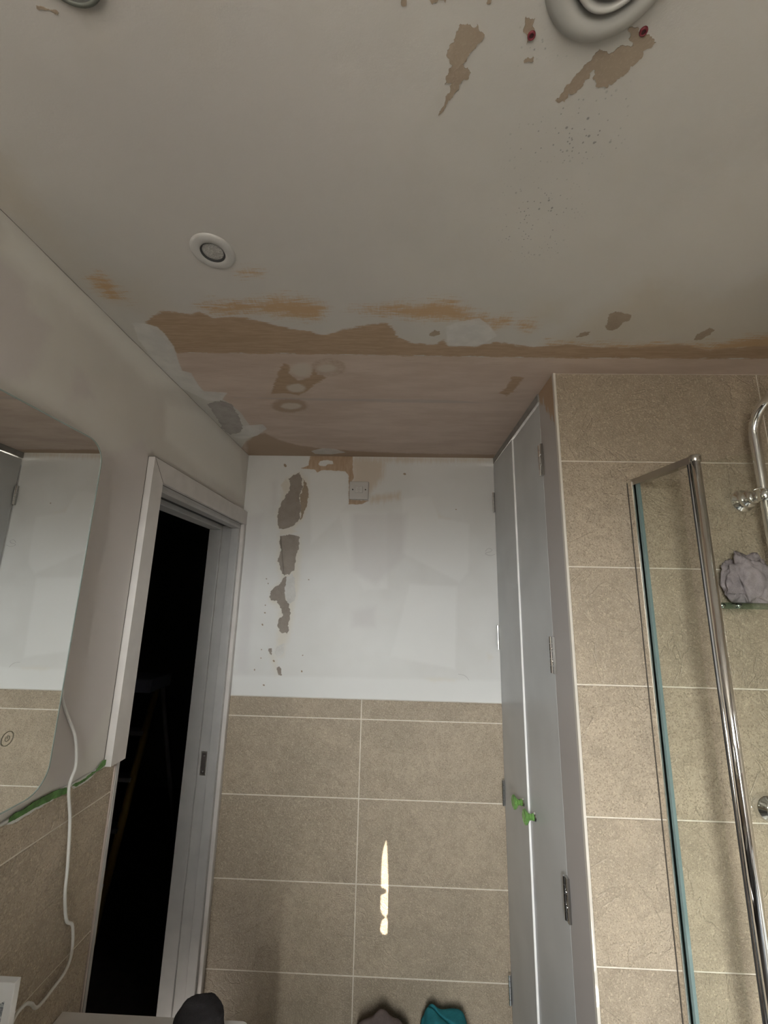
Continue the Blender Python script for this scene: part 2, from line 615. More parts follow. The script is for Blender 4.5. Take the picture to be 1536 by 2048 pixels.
# ---- ceiling with its stains
Z3 = lambda p: zoom(p, 2.194, 200, 500)
Z4 = lambda p: zoom(p, 2.087, 800, 500)
band = [(289, 645), (312, 625), (337, 623), (382, 629), (400, 625), (426, 637), (448, 635), (482, 634), (546, 648), (601, 660), (651, 670), (683, 660), (738, 650), (772, 646), (786, 655), (797, 675), (829, 688), (872, 688), (886, 680), (896, 692), (948, 694), (992, 684), (1025, 689), (1068, 694), (1135, 688), (1198, 694), (1279, 695), (1327, 692), (1365, 689), (1413, 700), (1471, 695), (1640, 687), (1640, 718), (1536, 718), (1107, 716), (800, 711), (550, 707), (350, 705), (345, 695), (325, 675)]
skim = [(345, 705), (550, 707), (800, 711), (1107, 716), (1536, 718), (1700, 719), (1700, 760), (1107, 760), (1030, 930), (470, 930), (484, 893), (492, 883), (514, 871), (498, 849), (482, 826), (464, 810), (444, 798), (446, 787), (407, 782), (396, 769), (382, 746), (364, 741), (357, 723), (348, 700)]
blot1 = Z3([(805, 495), (832, 505), (828, 540), (870, 572), (925, 560), (935, 520), (952, 545), (1000, 560), (940, 590), (910, 620), (870, 637), (820, 630), (750, 632), (765, 580), (780, 550)])
blot2 = zoom([(330, 60), (450, 80), (400, 150), (330, 220), (280, 270), (190, 240), (270, 180), (310, 110)], 5.12, 960, 740)
blot3 = [(492, 883), (505, 870), (530, 866), (560, 880), (600, 891), (650, 897), (760, 905), (990, 909), (990, 919), (494, 915)]
ring4 = ell(579, 811, 38, 15)
ring2 = ell(656, 735, 36, 19)
rusts = [
    [(395, 609), (492, 603), (601, 593), (656, 615), (640, 640), (601, 637), (519, 627), (428, 629)],
    [(700, 622), (760, 612), (800, 610), (905, 598), (929, 615), (953, 632), (968, 627), (996, 656), (958, 646), (896, 641), (843, 638), (780, 630)],
    ell(1007, 640, 14, 10), ell(1052, 652, 18, 9), ell(990, 648, 14, 12),
    [(180, 558), (205, 552), (228, 570), (250, 598), (222, 600), (200, 585)],
    [(1095, 684), (1140, 686), (1250, 690), (1300, 686), (1440, 686), (1490, 674), (1640, 660), (1640, 705), (1095, 700)],
    ell(500, 545, 18, 3),
]
warms = [
    [(0, 320), (60, 395), (140, 478), (185, 545), (290, 560), (340, 605), (310, 640), (230, 610), (150, 560), (80, 490), (-40, 380)],
    [(1180, 640), (1300, 560), (1420, 600), (1700, 480), (1700, 690), (1100, 690)],
    [(140, 0), (215, 0), (200, 100), (185, 100)],
    [(360, -10), (415, -10), (400, 80), (380, 90)],
    [(1060, 615), (1120, 610), (1115, 640), (1065, 645)],
]
fillers = [
    Z3([(140, 318), (200, 322), (250, 335), (290, 375), (325, 425), (345, 490), (360, 530), (400, 540), (430, 590), (455, 620), (560, 625), (535, 662), (470, 662), (350, 603), (245, 498), (170, 400)]),
    Z3([(600, 700), (628, 770), (715, 765), (732, 785), (690, 815), (620, 832), (575, 818), (622, 797), (618, 750)]),
    Z4([(190, 320), (240, 300), (330, 285), (380, 320), (405, 360), (340, 395), (300, 402), (200, 397), (195, 370)]),
    [(622, 902), (645, 896), (672, 898), (692, 905), (662, 909), (630, 908)],
]
softs = [ell(603, 739, 22, 14), ell(653, 737, 20, 8), ell(592, 776, 19, 9), ell(582, 812, 22, 7)]
moulds = [
    [(1120, 195), (1180, 180), (1245, 205), (1235, 300), (1180, 320), (1110, 330), (1020, 330), (1030, 270), (1100, 230)],
    [(1015, 380), (1100, 360), (1170, 380), (1150, 430), (1120, 500), (1060, 510), (985, 495), (1000, 440)],
    [(1040, 75), (1130, 70), (1130, 110), (1050, 125)],
]
joints = [[(452, 795), (600, 796), (765, 798), (890, 800), (980, 806), (880, 806), (765, 804), (600, 800)]]
C_ = ceil_pts
CEIL_ATTR = {
    'brown': lambda x, y: union(x, y, [C_(band), C_(blot1), C_(blot2)]),
    'softbrown': lambda x, y: np.maximum(union(x, y, [C_(blot3), C_(ring4)]), np.minimum(union(x, y, [C_(ring2)]), 0.004) - 0.004),
    'skim': lambda x, y: union(x, y, [C_(skim)]),
    'rust': lambda x, y: union(x, y, [C_(p) for p in rusts]),
    'warm': lambda x, y: union(x, y, [C_(p) for p in warms]),
    'filler': lambda x, y: union(x, y, [C_(p) for p in fillers]),
    'softwhite': lambda x, y: union(x, y, [C_(p) for p in softs]),
    'mould': lambda x, y: union(x, y, [C_(p) for p in moulds]),
    'joint': lambda x, y: union(x, y, [C_(p) for p in joints]),
}
us = np.linspace(XL - 0.02, XR, 480)
vv = np.concatenate([np.linspace(YR, 0.28, 14)[:-1], np.linspace(0.28, YB + 0.02, 410)])
ceiling = grid('ceiling', us, vv, lambda a, b: np.stack([a, b, np.full(a.shape, H)], 1), True, CEIL_ATTR, ceiling_material())
tag(ceiling, 'off-white ceiling with peeling paint, brown plaster band and rust smears', 'ceiling', kind='structure')


def ceil_patch(name, pts, m, amp=0.0011, step=0.0022, t=0.0007):
    q = jag(ceil_pts(pts), amp, step)
    return prism(name, [(x, y, H + 0.0004) for x, y in q], (0, 0, -t - 0.0004), m, ceiling)


Z2 = lambda p: zoom(p, 2.0, 768, 0)
Z7 = lambda p: zoom(p, 5.12, 1060, 0)
flakes = [
    Z2([(300, 100), (345, 97), (368, 108), (373, 95), (380, 120), (402, 138), (392, 165), (370, 185), (350, 205), (335, 225), (315, 255), (335, 270), (347, 290), (340, 310), (310, 325), (290, 365), (265, 400), (240, 440), (218, 463), (222, 445), (245, 405), (265, 360), (272, 333), (243, 337), (255, 300), (275, 262), (262, 245), (252, 215), (262, 190), (280, 170), (290, 125)]),
    Z2([(568, 65), (580, 70), (597, 78), (604, 72), (600, 125), (584, 140), (570, 178), (572, 142), (556, 125)]),
    Z2([(565, 235), (580, 232), (597, 226), (598, 245), (580, 245), (560, 252)]),
    Z7([(1015, 280), (1050, 270), (1080, 285), (1110, 280), (1130, 330), (1190, 350), (1230, 375), (1275, 405), (1290, 430), (1260, 460), (1240, 490), (1160, 520), (1155, 575), (1140, 600), (1070, 660), (1030, 675), (1020, 710), (940, 780), (890, 810), (860, 845), (805, 860), (800, 890), (700, 900), (680, 890), (675, 840), (640, 800), (670, 760), (670, 720), (650, 710), (610, 760), (610, 800), (560, 820), (540, 880), (490, 920), (460, 950), (430, 965), (390, 960), (385, 1000), (350, 1045), (300, 1050), (258, 1025), (350, 905), (450, 790), (560, 660), (640, 580), (715, 500), (790, 525), (830, 540), (900, 485), (950, 460), (1010, 470), (1060, 465), (1045, 430), (1010, 395), (1030, 340)]),
    zoom([(95, 80), (180, 95), (240, 120), (400, 150), (440, 190), (430, 225), (390, 215), (330, 170), (250, 150), (150, 155), (100, 120)], 7.68, 60, 0),
    Z4([(870, 270), (900, 255), (930, 262), (965, 275), (960, 290), (935, 300), (910, 325), (880, 335), (858, 325), (868, 300)]),
    Z4([(1230, 375), (1240, 350), (1290, 325), (1312, 332), (1290, 355), (1260, 372)]),
    Z4([(735, 362), (760, 345), (795, 340), (790, 352), (760, 362)]),
    Z2([(65, -20), (92, -20), (90, 20), (68, 18)]),
    Z2([(185, -20), (250, -20), (245, 12), (210, 8), (195, 18), (188, 10)]),
    Z2([(405, -20), (430, -20), (425, 15), (410, 12)]),
    Z3([(1445, 375), (1470, 350), (1492, 358), (1490, 370), (1465, 378)]),
]
for i, f in enumerate(flakes):
    ceil_patch('bare_plaster_patch', f, BARE)
ceil_patch('cement_patch', Z3([(470, 675), (530, 660), (580, 680), (600, 715), (615, 745), (628, 770), (615, 800), (570, 810), (530, 780), (515, 740), (490, 705)]), GREYPATCH, 0.0015)['label'] = 'dark grey cement patch'

# ---- back wall: painted plaster above, tiles below
ZT, Z1G = CZ - 0.417, CZ - 0.4956
ZB = lambda p: zoom(p, 2.648, 440, 880)
B_ = back_pts
halo = [
    ZB([(350, 195), (430, 160), (475, 220), (478, 290), (470, 350), (440, 430), (395, 475), (300, 475), (290, 400), (320, 320), (330, 240)]),
    ZB([(305, 495), (430, 500), (440, 580), (430, 700), (425, 800), (400, 870), (390, 960), (370, 1060), (340, 1150), (290, 1150), (290, 1080), (300, 900), (250, 850), (260, 790), (310, 740), (295, 640)]),
    ZB([(255, 1095), (300, 1150), (330, 1245), (290, 1250), (260, 1150)]),
    ZB([(1080, 1262), (1180, 1255), (1260, 1268), (1240, 1280), (1120, 1280)]),
    ZB([(1415, 1130), (1450, 1150), (1420, 1170)]),
    ZB([(1130, 330), (1170, 400), (1220, 420), (1160, 415)]),
]
BACK_ATTR = {
    'whiter': lambda x, z: union(x, z, [B_(ZB(p)) for p in ([(620, 375), (890, 380), (890, 790), (760, 800), (700, 700)], [(960, 310), (1120, 290), (1165, 410), (1325, 440), (1320, 700), (1270, 760), (960, 600)], [(60, 1240), (1490, 1270), (1495, 1400), (60, 1360)], [(1000, 760), (1260, 770), (1250, 1220), (900, 1150)], [(470, 170), (670, 170), (680, 330), (620, 420), (480, 560)])]),
    'greyer': lambda x, z: union(x, z, [B_(ZB(p)) for p in ([(130, 400), (240, 380), (200, 700), (150, 1250), (70, 1250)], [(690, 380), (1000, 380), (980, 620), (830, 780), (690, 700)], [(690, 900), (830, 870), (830, 1000), (690, 1000)], [(265, 215), (310, 205), (310, 330), (270, 420)])]),
    'warm': lambda x, z: union(x, z, [B_(p) for p in halo]),
    'tan': lambda x, z: union(x, z, [B_(ZB(p)) for p in ([(690, 85), (880, 95), (870, 200), (790, 300), (690, 300)], [(690, 80), (1460, 95), (1460, 118), (690, 125)], [(790, 290), (960, 270), (960, 320), (790, 340)])]),
    'brown': lambda x, z: np.minimum(union(x, z, [B_(ZB([(428, 150), (470, 135), (480, 80), (660, 75), (702, 80), (706, 200), (694, 225), (694, 318), (792, 320), (750, 343), (682, 340), (682, 190), (668, 166), (600, 162), (545, 160), (515, 172), (500, 155)]))]), -union(x, z, [B_(ZB([(522, 128), (530, 112), (560, 106), (596, 112), (600, 126), (572, 128), (560, 138), (530, 136)]))])),
    'filler': lambda x, z: union(x, z, [B_(ZB(p)) for p in ([(320, 240), (348, 206), (376, 240), (362, 278), (335, 268)], [(315, 475), (365, 465), (410, 485), (370, 500), (318, 503)])]),
}
wall_back = grid('wall_back', np.linspace(XL - 0.15, XC + 0.02, 380), np.linspace(ZT - 0.002, H, 310), lambda a, b: np.stack([a, np.full(a.shape, YB), b], 1), False, BACK_ATTR, back_material())
tag(wall_back, 'back wall, patched white paint above beige stone tiles', 'wall', kind='structure')
box('tile_bed', XL - 0.15, XC + 0.02, YB - 0.0025, YB + 0.10, 0, ZT - 0.003, GROUT, wall_back)
box('wall_core', XL - 0.15, XC + 0.02, YB + 0.001, YB + 0.10, ZT - 0.003, H, GROUT, wall_back)


def back_patch(name, pts, m, amp=0.0016, step=0.0032, t=0.0008):
    q = jag(back_pts(pts), amp, step)
    return prism(name, [(x, YB + 0.0004, z) for x, z in q], (0, -t - 0.0004, 0), m, wall_back)


for p in (
    [(360, 205), (420, 170), (435, 210), (440, 250), (420, 290), (425, 340), (420, 420), (395, 450), (360, 465), (315, 470), (305, 430), (310, 390), (325, 330), (345, 300), (362, 278), (376, 240)],
    [(318, 505), (370, 500), (420, 512), (418, 570), (400, 620), (395, 690), (370, 710), (340, 720), (322, 690), (305, 640), (318, 600), (315, 550)],
    [(310, 770), (330, 740), (352, 723), (345, 780), (345, 830), (365, 868), (372, 900), (365, 960), (355, 1030), (325, 1020), (305, 985), (310, 950), (335, 930), (318, 880), (300, 850), (275, 850), (262, 830), (275, 795)],
    [(300, 1205), (315, 1200), (328, 1245), (310, 1245)],
    [(258, 1105), (275, 1105), (272, 1140), (262, 1130)],
):
    back_patch('bare_plaster_patch', ZB(p), BARE_DARK)
back_patch('filler_patch', ZB([(437, 205), (455, 225), (470, 290), (462, 345), (440, 400), (424, 425), (427, 340), (422, 290), (442, 250)]), BARE, t=0.0006)
for p in ([(352, 723), (385, 705), (395, 740), (400, 800), (395, 850), (365, 866), (345, 830), (345, 775)], [(300, 1095), (340, 1075), (335, 1135), (300, 1145), (290, 1120)]):
    back_patch('filler_patch', ZB(p), BARE_LIGHT, t=0.0011)
for (u, v, r) in ((345, 135, 10), (232, 1298, 6), (220, 1110, 4), (217, 1155, 4), (183, 1217, 5), (225, 978, 6), (238, 915, 5), (240, 875, 4), (246, 735, 4), (255, 760, 4), (978, 180, 8), (1250, 368, 4), (433, 1225, 6), (438, 1140, 4), (470, 740, 4), (285, 1170, 7)):
    back_patch('paint_chip', ZB(ell(u, v, r, r * 0.7, 7, random.random() * 3)), BARE, 0.0003, 0.006)
for pts in ([(1405, 590), (1420, 575), (1440, 580), (1432, 592), (1408, 598), (1410, 606), (1435, 612), (1458, 604)], [(1262, 1240), (1290, 1245), (1308, 1258), (1318, 1272)]):
    tube('pencil_mark', [(hit(u, v, 1, YB).x, YB - 0.0002, hit(u, v, 1, YB).z) for u, v in [(q.x, q.y) for q in spline([Vector((a_, b_, 0)) for a_, b_ in ZB(pts)], 5)]], 0.00045, plain('pencil', (0.22, 0.21, 0.21), 0.8), wall_back, 5)
TG = 0.0018     # half grout joint


def tiles(parent, axis, plane, cols, rows, sgn, thick=0.006, proud=0.003):
    """individual tiles on a wall; plane = finished wall plane, sgn = direction into the room"""
    cache = {}
    for a0, a1 in cols:
        for z0, z1 in rows:
            wd, hg = a1 - a0 - 2 * TG, z1 - z0 - 2 * TG
            key = (round(wd, 4), round(hg, 4))
            if key not in cache:
                bm = bmesh.new()
                if axis == 'y':
                    b_box(bm, -wd / 2, wd / 2, -thick / 2, thick / 2, -hg / 2, hg / 2, 0.0009, 1)
                else:
                    b_box(bm, -thick / 2, thick / 2, -wd / 2, wd / 2, -hg / 2, hg / 2, 0.0009, 1)
                cache[key] = finish(bm, 'tile')
            c = plane + sgn * (proud - thick / 2)
            loc = ((a0 + a1) / 2, c, (z0 + z1) / 2) if axis == 'y' else (c, (a0 + a1) / 2, (z0 + z1) / 2)
            link('tile', cache[key], TILE, parent, loc)


XG = -0.1362
rows_low = [(Z1G, ZT)] + [(max(0.0, Z1G - 0.3 * (k + 1)), Z1G - 0.3 * k) for k in range(5)]
rows_low = [r for r in rows_low if r[1] - r[0] > 0.02]
tiles(wall_back, 'y', YB, [(XL, XG), (XG, XC)], rows_low, -1)
box('tile_top_trim', XL + 0.02, XC, YB - 0.004, YB, ZT - 0.0005, ZT + 0.0015, plain('tile_bead', (0.55, 0.52, 0.47), 0.5), wall_back)

# ---- shower end wall (tiled front, painted end facing the room)
wall_shower = box('wall_shower', XE, XR + 0.1, YT + 0.0020, YT + 0.108, 0, H, GROUT)
tag(wall_shower, 'shower end wall of large beige stone tiles up to the ceiling', 'wall', kind='structure')
ZS = CZ + 0.3998
rows_sh = [(ZS, H)] + [(max(0, ZS - 0.3 * (k + 1)), ZS - 0.3 * k) for k in range(8)]
rows_sh = [r for r in rows_sh if r[1] - r[0] > 0.02]
XS = 1.0546
tiles(wall_shower, 'y', YT + 0.003, [(XE + 0.003, XS), (XS, XR)], rows_sh, -1)
box('corner_trim', XE - 0.003, XE + 0.0035, YT - 0.0012, YT + 0.010, 0, H, plain('cream_trim', (0.60, 0.56, 0.50), 0.35), wall_shower)
endm = Mat('wall_end_paint')
zz = endm.n('ShaderNodeNewGeometry'); sz = endm.n('ShaderNodeSeparateXYZ'); endm.l(zz.outputs['Position'], sz.inputs[0])
edge_n = endm.math('MULTIPLY', endm.math('SUBTRACT', endm.noise(1, 5, 0.7, endm.coords((1, 95, 12))), 0.5), 0.16)
slope = endm.math('MULTIPLY', endm.math('SUBTRACT', sz.outputs['Y'], YT + 0.05), 1.2)
hh = endm.math('SUBTRACT', endm.math('ADD', sz.outputs['Z'], edge_n), slope)
endm.color(endm.mix(endm.step(hh, 2.297, 2.300), endm.mix(endm.noise(6), (0.40, 0.37, 0.355), (0.44, 0.405, 0.39)), endm.mix(endm.noise(20), (0.36, 0.245, 0.155), (0.42, 0.295, 0.20))))
box('wall_end', XC + 0.0003, XE + 0.004, YT + 0.010, YT + 0.128, 0, H, endm.set(0.5), wall_shower)

# ---- left wall with the door opening
DY0, DY1, DZ = 1.185, 1.872, 2.045       # clear opening
wall_left = empty('wall_left')
tag(wall_left, 'left wall, greyish plaster above a band of beige tiles', 'wall', kind='structure')
L_ = left_pts
LEFT_ATTR = {
    'mauve': lambda y, z: union(y, z, [L_(p) for p in ([(-60, 480), (0, 522), (45, 560), (60, 610), (108, 655), (60, 760), (-60, 760)], [(250, 900), (285, 870), (300, 915), (275, 1050), (225, 1400), (120, 1600), (60, 1500), (150, 1200), (205, 900)], [(150, 730), (165, 740), (190, 800), (140, 800)])]),
    'filler': lambda y, z: union(y, z, [L_(p) for p in ([(0, 425), (75, 495), (175, 595), (287, 703), (360, 776), (300, 770), (210, 680), (100, 580), (60, 560), (0, 500)], [(330, 800), (400, 820), (480, 900), (490, 1000), (420, 960), (330, 880)])]),
}
PLAST = left_material()
grid('wall_plaster', np.linspace(YR, DY0 - 0.03, 150), np.linspace(ZT - 0.012, H, 120), lambda a, b: np.stack([np.full(a.shape, XL), a, b], 1), False, LEFT_ATTR, PLAST, wall_left)
grid('wall_plaster', np.linspace(DY0 - 0.03, YB + 0.01, 90), np.linspace(DZ + 0.02, H, 60), lambda a, b: np.stack([np.full(a.shape, XL), a, b], 1), False, LEFT_ATTR, PLAST, wall_left)
WT = 0.125
boxes('wall_core', [(XL - WT, XL - 0.001, YR, DY0 - 0.012, 0, H), (XL - WT, XL - 0.001, DY0 - 0.012, YB, DZ + 0.02, H), (XL - WT, XL - 0.001, DY1 + 0.012, YB, 0, DZ + 0.02)], GROUT, wall_left)
tube('crack', [(XL + 0.0006, y, H - 0.0006 + 0.0006 * math.sin(y * 31)) for y in np.linspace(0.3, YB - 0.01, 120)], 0.0005, plain('crack_dark', (0.16, 0.14, 0.125), 0.9), wall_left, 6)
ZTL = 1.300
box('tile_bed', XL - 0.001, XL + 0.0012, YR, DY0 - 0.012, 0, ZTL - 0.001, GROUT, wall_left)
rows_left = [(Z1G, ZTL)] + rows_low[1:]
tiles(wall_left, 'x', XL, [(0.573, DY0 - 0.012), (-0.027, 0.573), (-0.627, -0.027), (YR, -0.627)], rows_left, 1)
box('tile_edge_trim', XL - 0.001, XL + 0.0045, DY0 - 0.012, DY0 - 0.006, 0, ZTL, plain('pink_trim', (0.52, 0.44, 0.40), 0.4), wall_left)

# ---- door frame
door_1 = empty('door_1')
tag(door_1, 'pale grey painted door frame around the dark open doorway', 'door frame', kind='structure')
AX = XL + 0.020
# mitred architrave, left leg and head
prism('architrave_leg', [(XL, 1.130, ZTL + 0.002), (XL, DY0 + 0.002, ZTL + 0.002), (XL, DY0 + 0.002, 2.055), (XL, 1.130, 2.118)], (0.020, 0, 0), WOODWORK, door_1)
prism('architrave_head', [(XL, 1.1315, 2.118), (XL, DY0 + 0.0035, 2.055), (XL, YB, 2.055), (XL, YB, 2.118)], (0.020, 0, 0), WOODWORK, door_1)
box('architrave_leg', XL - 0.004, XL + 0.020, DY1 + 0.006, YB - 0.001, 0.0, 2.055, WOODWORK, door_1, 0.003)
# lining
box('lining', XL - WT - 0.01, XL + 0.006, DY0 - 0.006, DY0 + 0.004, 0, DZ + 0.01, LINING, door_1)
box('lining', XL - WT - 0.01, XL + 0.004, DY1, DY1 + 0.012, 0, DZ + 0.01, LINING, door_1)
box('lining', XL - WT - 0.01, XL + 0.004, DY0, DY1 + 0.012, DZ, DZ + 0.02, LINING, door_1)
# stops: raised strips each side of a door-wide channel
for x0, x1, yy, z_ in ((XL - 0.034, XL + 0.003, 0.010, 0.012), (XL - WT - 0.008, XL - 0.077, 0.012, 0.020)):
    box('door_stop', x0, x1, DY1 - yy, DY1 + 0.001, 0, DZ - z_, LINING, door_1, 0.002)
    box('door_stop', x0, x1, DY0 + 0.003, DY1 + 0.001, DZ - z_, DZ + 0.001, LINING, door_1, 0.002)
box('head_groove', XL - 0.0765, XL - 0.052, DY0 + 0.004, DY1 - 0.002, DZ - 0.0010, DZ + 0.001, BLACK, door_1)
GAP_SHADOW = plain('gap_shadow_dark', (0.09, 0.08, 0.07), 0.9)
boxes('gap_shadow_strip', [(XL, XL + 0.0012, 1.1288, 1.1302, ZTL + 0.004, 2.119), (XL, AX - 0.0008, 1.131, 1.75, 2.1178, 2.1196)], GAP_SHADOW, door_1)  # head strip stands in for its contact shadow; leg strip is the caulk crack
prism('mitre_joint', [(AX + 0.0001, 1.1308, 2.1176), (AX + 0.0001, 1.1322, 2.1176), (AX + 0.0001, DY0 + 0.0036, 2.0552), (AX + 0.0001, DY0 + 0.0020, 2.0552)], (0.0003, 0, 0), GAP_SHADOW, door_1)
box('gap_shadow_strip', XL + 0.006, XL + 0.0075, DY0 + 0.004, DY1 + 0.005, 2.0535, 2.0552, GAP_SHADOW, door_1)
sp = box('strike_plate', XL - 0.068, XL - 0.044, DY1 - 0.0018, DY1 + 0.001, 1.005, 1.095, plain('brass_dull', (0.62, 0.58, 0.52), 0.35, 1.0), door_1, 0.001)
box('latch_hole', XL - 0.064, XL - 0.048, DY1 - 0.0022, DY1, 1.012, 1.088, plain('latch_dark', (0.06, 0.05, 0.045), 0.5), sp)
for zz_ in (1.021, 1.079):
    lathe('screw', [(0, 0.001), (0.0025, 0.0008), (0.003, 0)], (XL - 0.056, DY1 - 0.0022, zz_), SATIN, sp, (0, -1, 0), 12)

# ---- hallway behind the doorway (unlit)
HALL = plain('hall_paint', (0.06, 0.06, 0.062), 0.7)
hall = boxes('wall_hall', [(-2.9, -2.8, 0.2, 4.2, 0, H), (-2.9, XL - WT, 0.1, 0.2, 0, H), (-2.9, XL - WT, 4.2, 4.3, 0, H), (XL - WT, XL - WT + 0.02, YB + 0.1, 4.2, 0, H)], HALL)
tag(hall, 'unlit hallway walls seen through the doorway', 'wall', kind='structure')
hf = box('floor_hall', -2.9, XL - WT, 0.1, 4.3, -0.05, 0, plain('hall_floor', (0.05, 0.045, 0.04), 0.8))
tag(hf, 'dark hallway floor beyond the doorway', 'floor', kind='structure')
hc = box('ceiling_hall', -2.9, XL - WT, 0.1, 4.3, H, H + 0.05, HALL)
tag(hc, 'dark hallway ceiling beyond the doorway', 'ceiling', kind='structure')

# ---- right wall and rear wall with the window
VY0_, VY1_, VZ0_, VZ1_ = -0.52, -0.06, 1.36, 2.06      # added side window behind the camera, for the sun streak
wall_right = boxes('wall_right', [(XR, XR + 0.06, YR - 0.1, VY0_, 0, H), (XR, XR + 0.06, VY1_, YT + 0.004, 0, H), (XR, XR + 0.06, VY0_, VY1_, 0, VZ0_), (XR, XR + 0.06, VY0_, VY1_, VZ1_, H)], TILE)
tag(wall_right, 'tiled wall along the bath', 'wall', kind='structure')
wall_rear = boxes('wall_rear', [(XL - 0.15, WX0, YR - 0.12, YR, 0, H), (WX1, XR, YR - 0.12, YR, 0, H), (WX0, WX1, YR - 0.12, YR, 0, WZ0), (WX0, WX1, YR - 0.12, YR, WZ1, H)], plain('rear_paint', (0.55, 0.53, 0.50), 0.6))
tag(wall_rear, 'painted wall with the window, facing the doorless end', 'wall', kind='structure')
blocker = box('light_blocker', XL + 0.004, -0.155, -0.50, -0.40, 0, 1.75, plain('blocker_paint', (0.45, 0.43, 0.41), 0.6))  # unseen partition added to keep window light off the lower left tiles
tag(blocker, 'added low partition that blocks window light towards the vanity', 'wall', kind='structure')
window_1 = empty('window_1')
tag(window_1, 'white framed window that lets the daylight in', 'window', kind='structure')
FR = 0.045
boxes('window_frame', [(WX0, WX0 + FR, YR - 0.10, YR - 0.05, WZ0, WZ1), (WX1 - FR, WX1, YR - 0.10, YR - 0.05, WZ0, WZ1), (WX0, WX1, YR - 0.10, YR - 0.05, WZ0, WZ0 + FR), (WX0, WX1, YR - 0.10, YR - 0.05, WZ1 - FR, WZ1)], WHITE_GLOSS, window_1)
box('pane', WX0 + FR, WX1 - FR, YR - 0.078, YR - 0.074, WZ0 + FR, WZ1 - FR, CLEAR, window_1)
box('window_sill', WX0 - 0.02, WX1 + 0.02, YR - 0.05, YR + 0.03, WZ0 - 0.02, WZ0, WHITE_GLOSS, window_1)

# ================================================================== THINGS
# ---- added side window and blinds; their gap shapes the sun streak on the tiles
streak_window = empty('streak_window')  # invented opening, put in only to admit the sun streak
tag(streak_window, 'small added side window above the bath that admits the sun streak', 'window', kind='structure')
boxes('window_frame', [(XR + 0.03, XR + 0.055, VY0_, VY0_ + 0.03, VZ0_, VZ1_), (XR + 0.03, XR + 0.055, VY1_ - 0.03, VY1_, VZ0_, VZ1_), (XR + 0.03, XR + 0.055, VY0_, VY1_, VZ0_, VZ0_ + 0.03), (XR + 0.03, XR + 0.055, VY0_, VY1_, VZ1_ - 0.03, VZ1_)], WHITE_GLOSS, streak_window)  # frame of the added side window
blm = plain('sun_mask_fabric', (0.45, 0.43, 0.40), 0.8)
Z8 = lambda p: zoom(p, 2.4, 400, 1380)
BXP = XR - 0.006


def to_sun_mask(u, v, xb):
    p = hit(u, v, 1, YB)
    k = (xb - p.x) / SUN_DIR.x
    return (xb, p.y + SUN_DIR.y * k, p.z + SUN_DIR.z * k)


gap_l = Z8([(891, 722), (880, 755), (872, 800), (868, 880), (868, 945), (893, 958), (890, 975), (866, 985), (864, 1050), (872, 1075), (885, 1085), (886, 1095), (872, 1104), (864, 1130), (863, 1155), (871, 1168), (886, 1175)])
gap_r = Z8([(893, 722), (897, 760), (900, 850), (903, 950), (904, 985), (904, 1060), (896, 1080), (891, 1090), (897, 1100), (907, 1120), (907, 1155), (898, 1170), (884, 1175)])
el = [to_sun_mask(u, v, BXP) for u, v in gap_l]
er = [to_sun_mask(u, v, BXP + 0.003) for u, v in gap_r]
yc = el[0][1]
rb = empty('sun_mask_blind')  # added blind, its edge cut to the outline of the sun streak
tag(rb, 'pale added blind masking the sun on the rear half of the side window', 'blind')
prism('sun_mask_sheet', [(BXP, VY0_ - 0.03, VZ1_ + 0.02), (BXP, yc + 0.02, VZ1_ + 0.02), (BXP, yc + 0.02, el[0][2] + 0.002)] + el + [(BXP, el[-1][1] + 0.02, el[-1][2] - 0.002), (BXP, el[-1][1] + 0.02, VZ0_ - 0.03), (BXP, VY0_ - 0.03, VZ0_ - 0.03)], (-0.0008, 0, 0), blm, rb)
tube('sun_mask_roller', [(BXP - 0.018, VY0_ - 0.03, VZ1_ + 0.036), (BXP - 0.018, yc - 0.004, VZ1_ + 0.036)], 0.015, WHITE_PLASTIC, rb)
rb2 = empty('sun_mask_blind')
tag(rb2, 'pale added blind masking the sun on the shower half of the side window', 'blind')
prism('sun_mask_sheet', [(BXP + 0.003, VY1_ + 0.03, VZ1_ + 0.02), (BXP + 0.003, yc - 0.02, VZ1_ + 0.02), (BXP + 0.003, yc - 0.02, er[0][2] + 0.002)] + er + [(BXP + 0.003, er[-1][1] - 0.02, er[-1][2] - 0.002), (BXP + 0.003, er[-1][1] - 0.02, VZ0_ - 0.03), (BXP + 0.003, VY1_ + 0.03, VZ0_ - 0.03)], (-0.0008, 0, 0), blm, rb2)
tube('sun_mask_roller', [(BXP - 0.018, yc + 0.004, VZ1_ + 0.036), (BXP - 0.018, VY1_ + 0.03, VZ1_ + 0.036)], 0.015, WHITE_PLASTIC, rb2)

# ---- cupboard: two grey doors facing the room
CUP = empty('airing_cupboard')
tag(CUP, 'tall built-in cupboard with two grey doors and chrome hinges beside the tiles', 'cupboard')
YA, YM, YD = YT + 0.130, 1.578, YB - 0.012       # right leaf edge, meeting line, left leaf edge
boxes('frame', [(XC - 0.004, XC + 0.030, YA - 0.003, YB - 0.003, H - 0.030, H - 0.002), (XC + 0.012, XC + 0.04, YA - 0.003, YA + 0.010, 0, H - 0.03), (XC + 0.012, XC + 0.04, YD - 0.004, YB - 0.003, 0, H - 0.03)],
      plain('grey_frame_paint', (0.26, 0.25, 0.235), 0.5, var=0.12, scale=30), CUP)
doorR = box('door', XC + 0.0005, XC + 0.019, YA, YM - 0.0005, 0.012, H - 0.036, GREY_PAINT, CUP, 0.0015)
doorL = box('door', XC - 0.0060, XC + 0.0130, YM + 0.0012, YD, 0.012, H - 0.036, GREY_PAINT, CUP, 0.0015)
LIP = plain('white_edge', (0.80, 0.79, 0.77), 0.4)
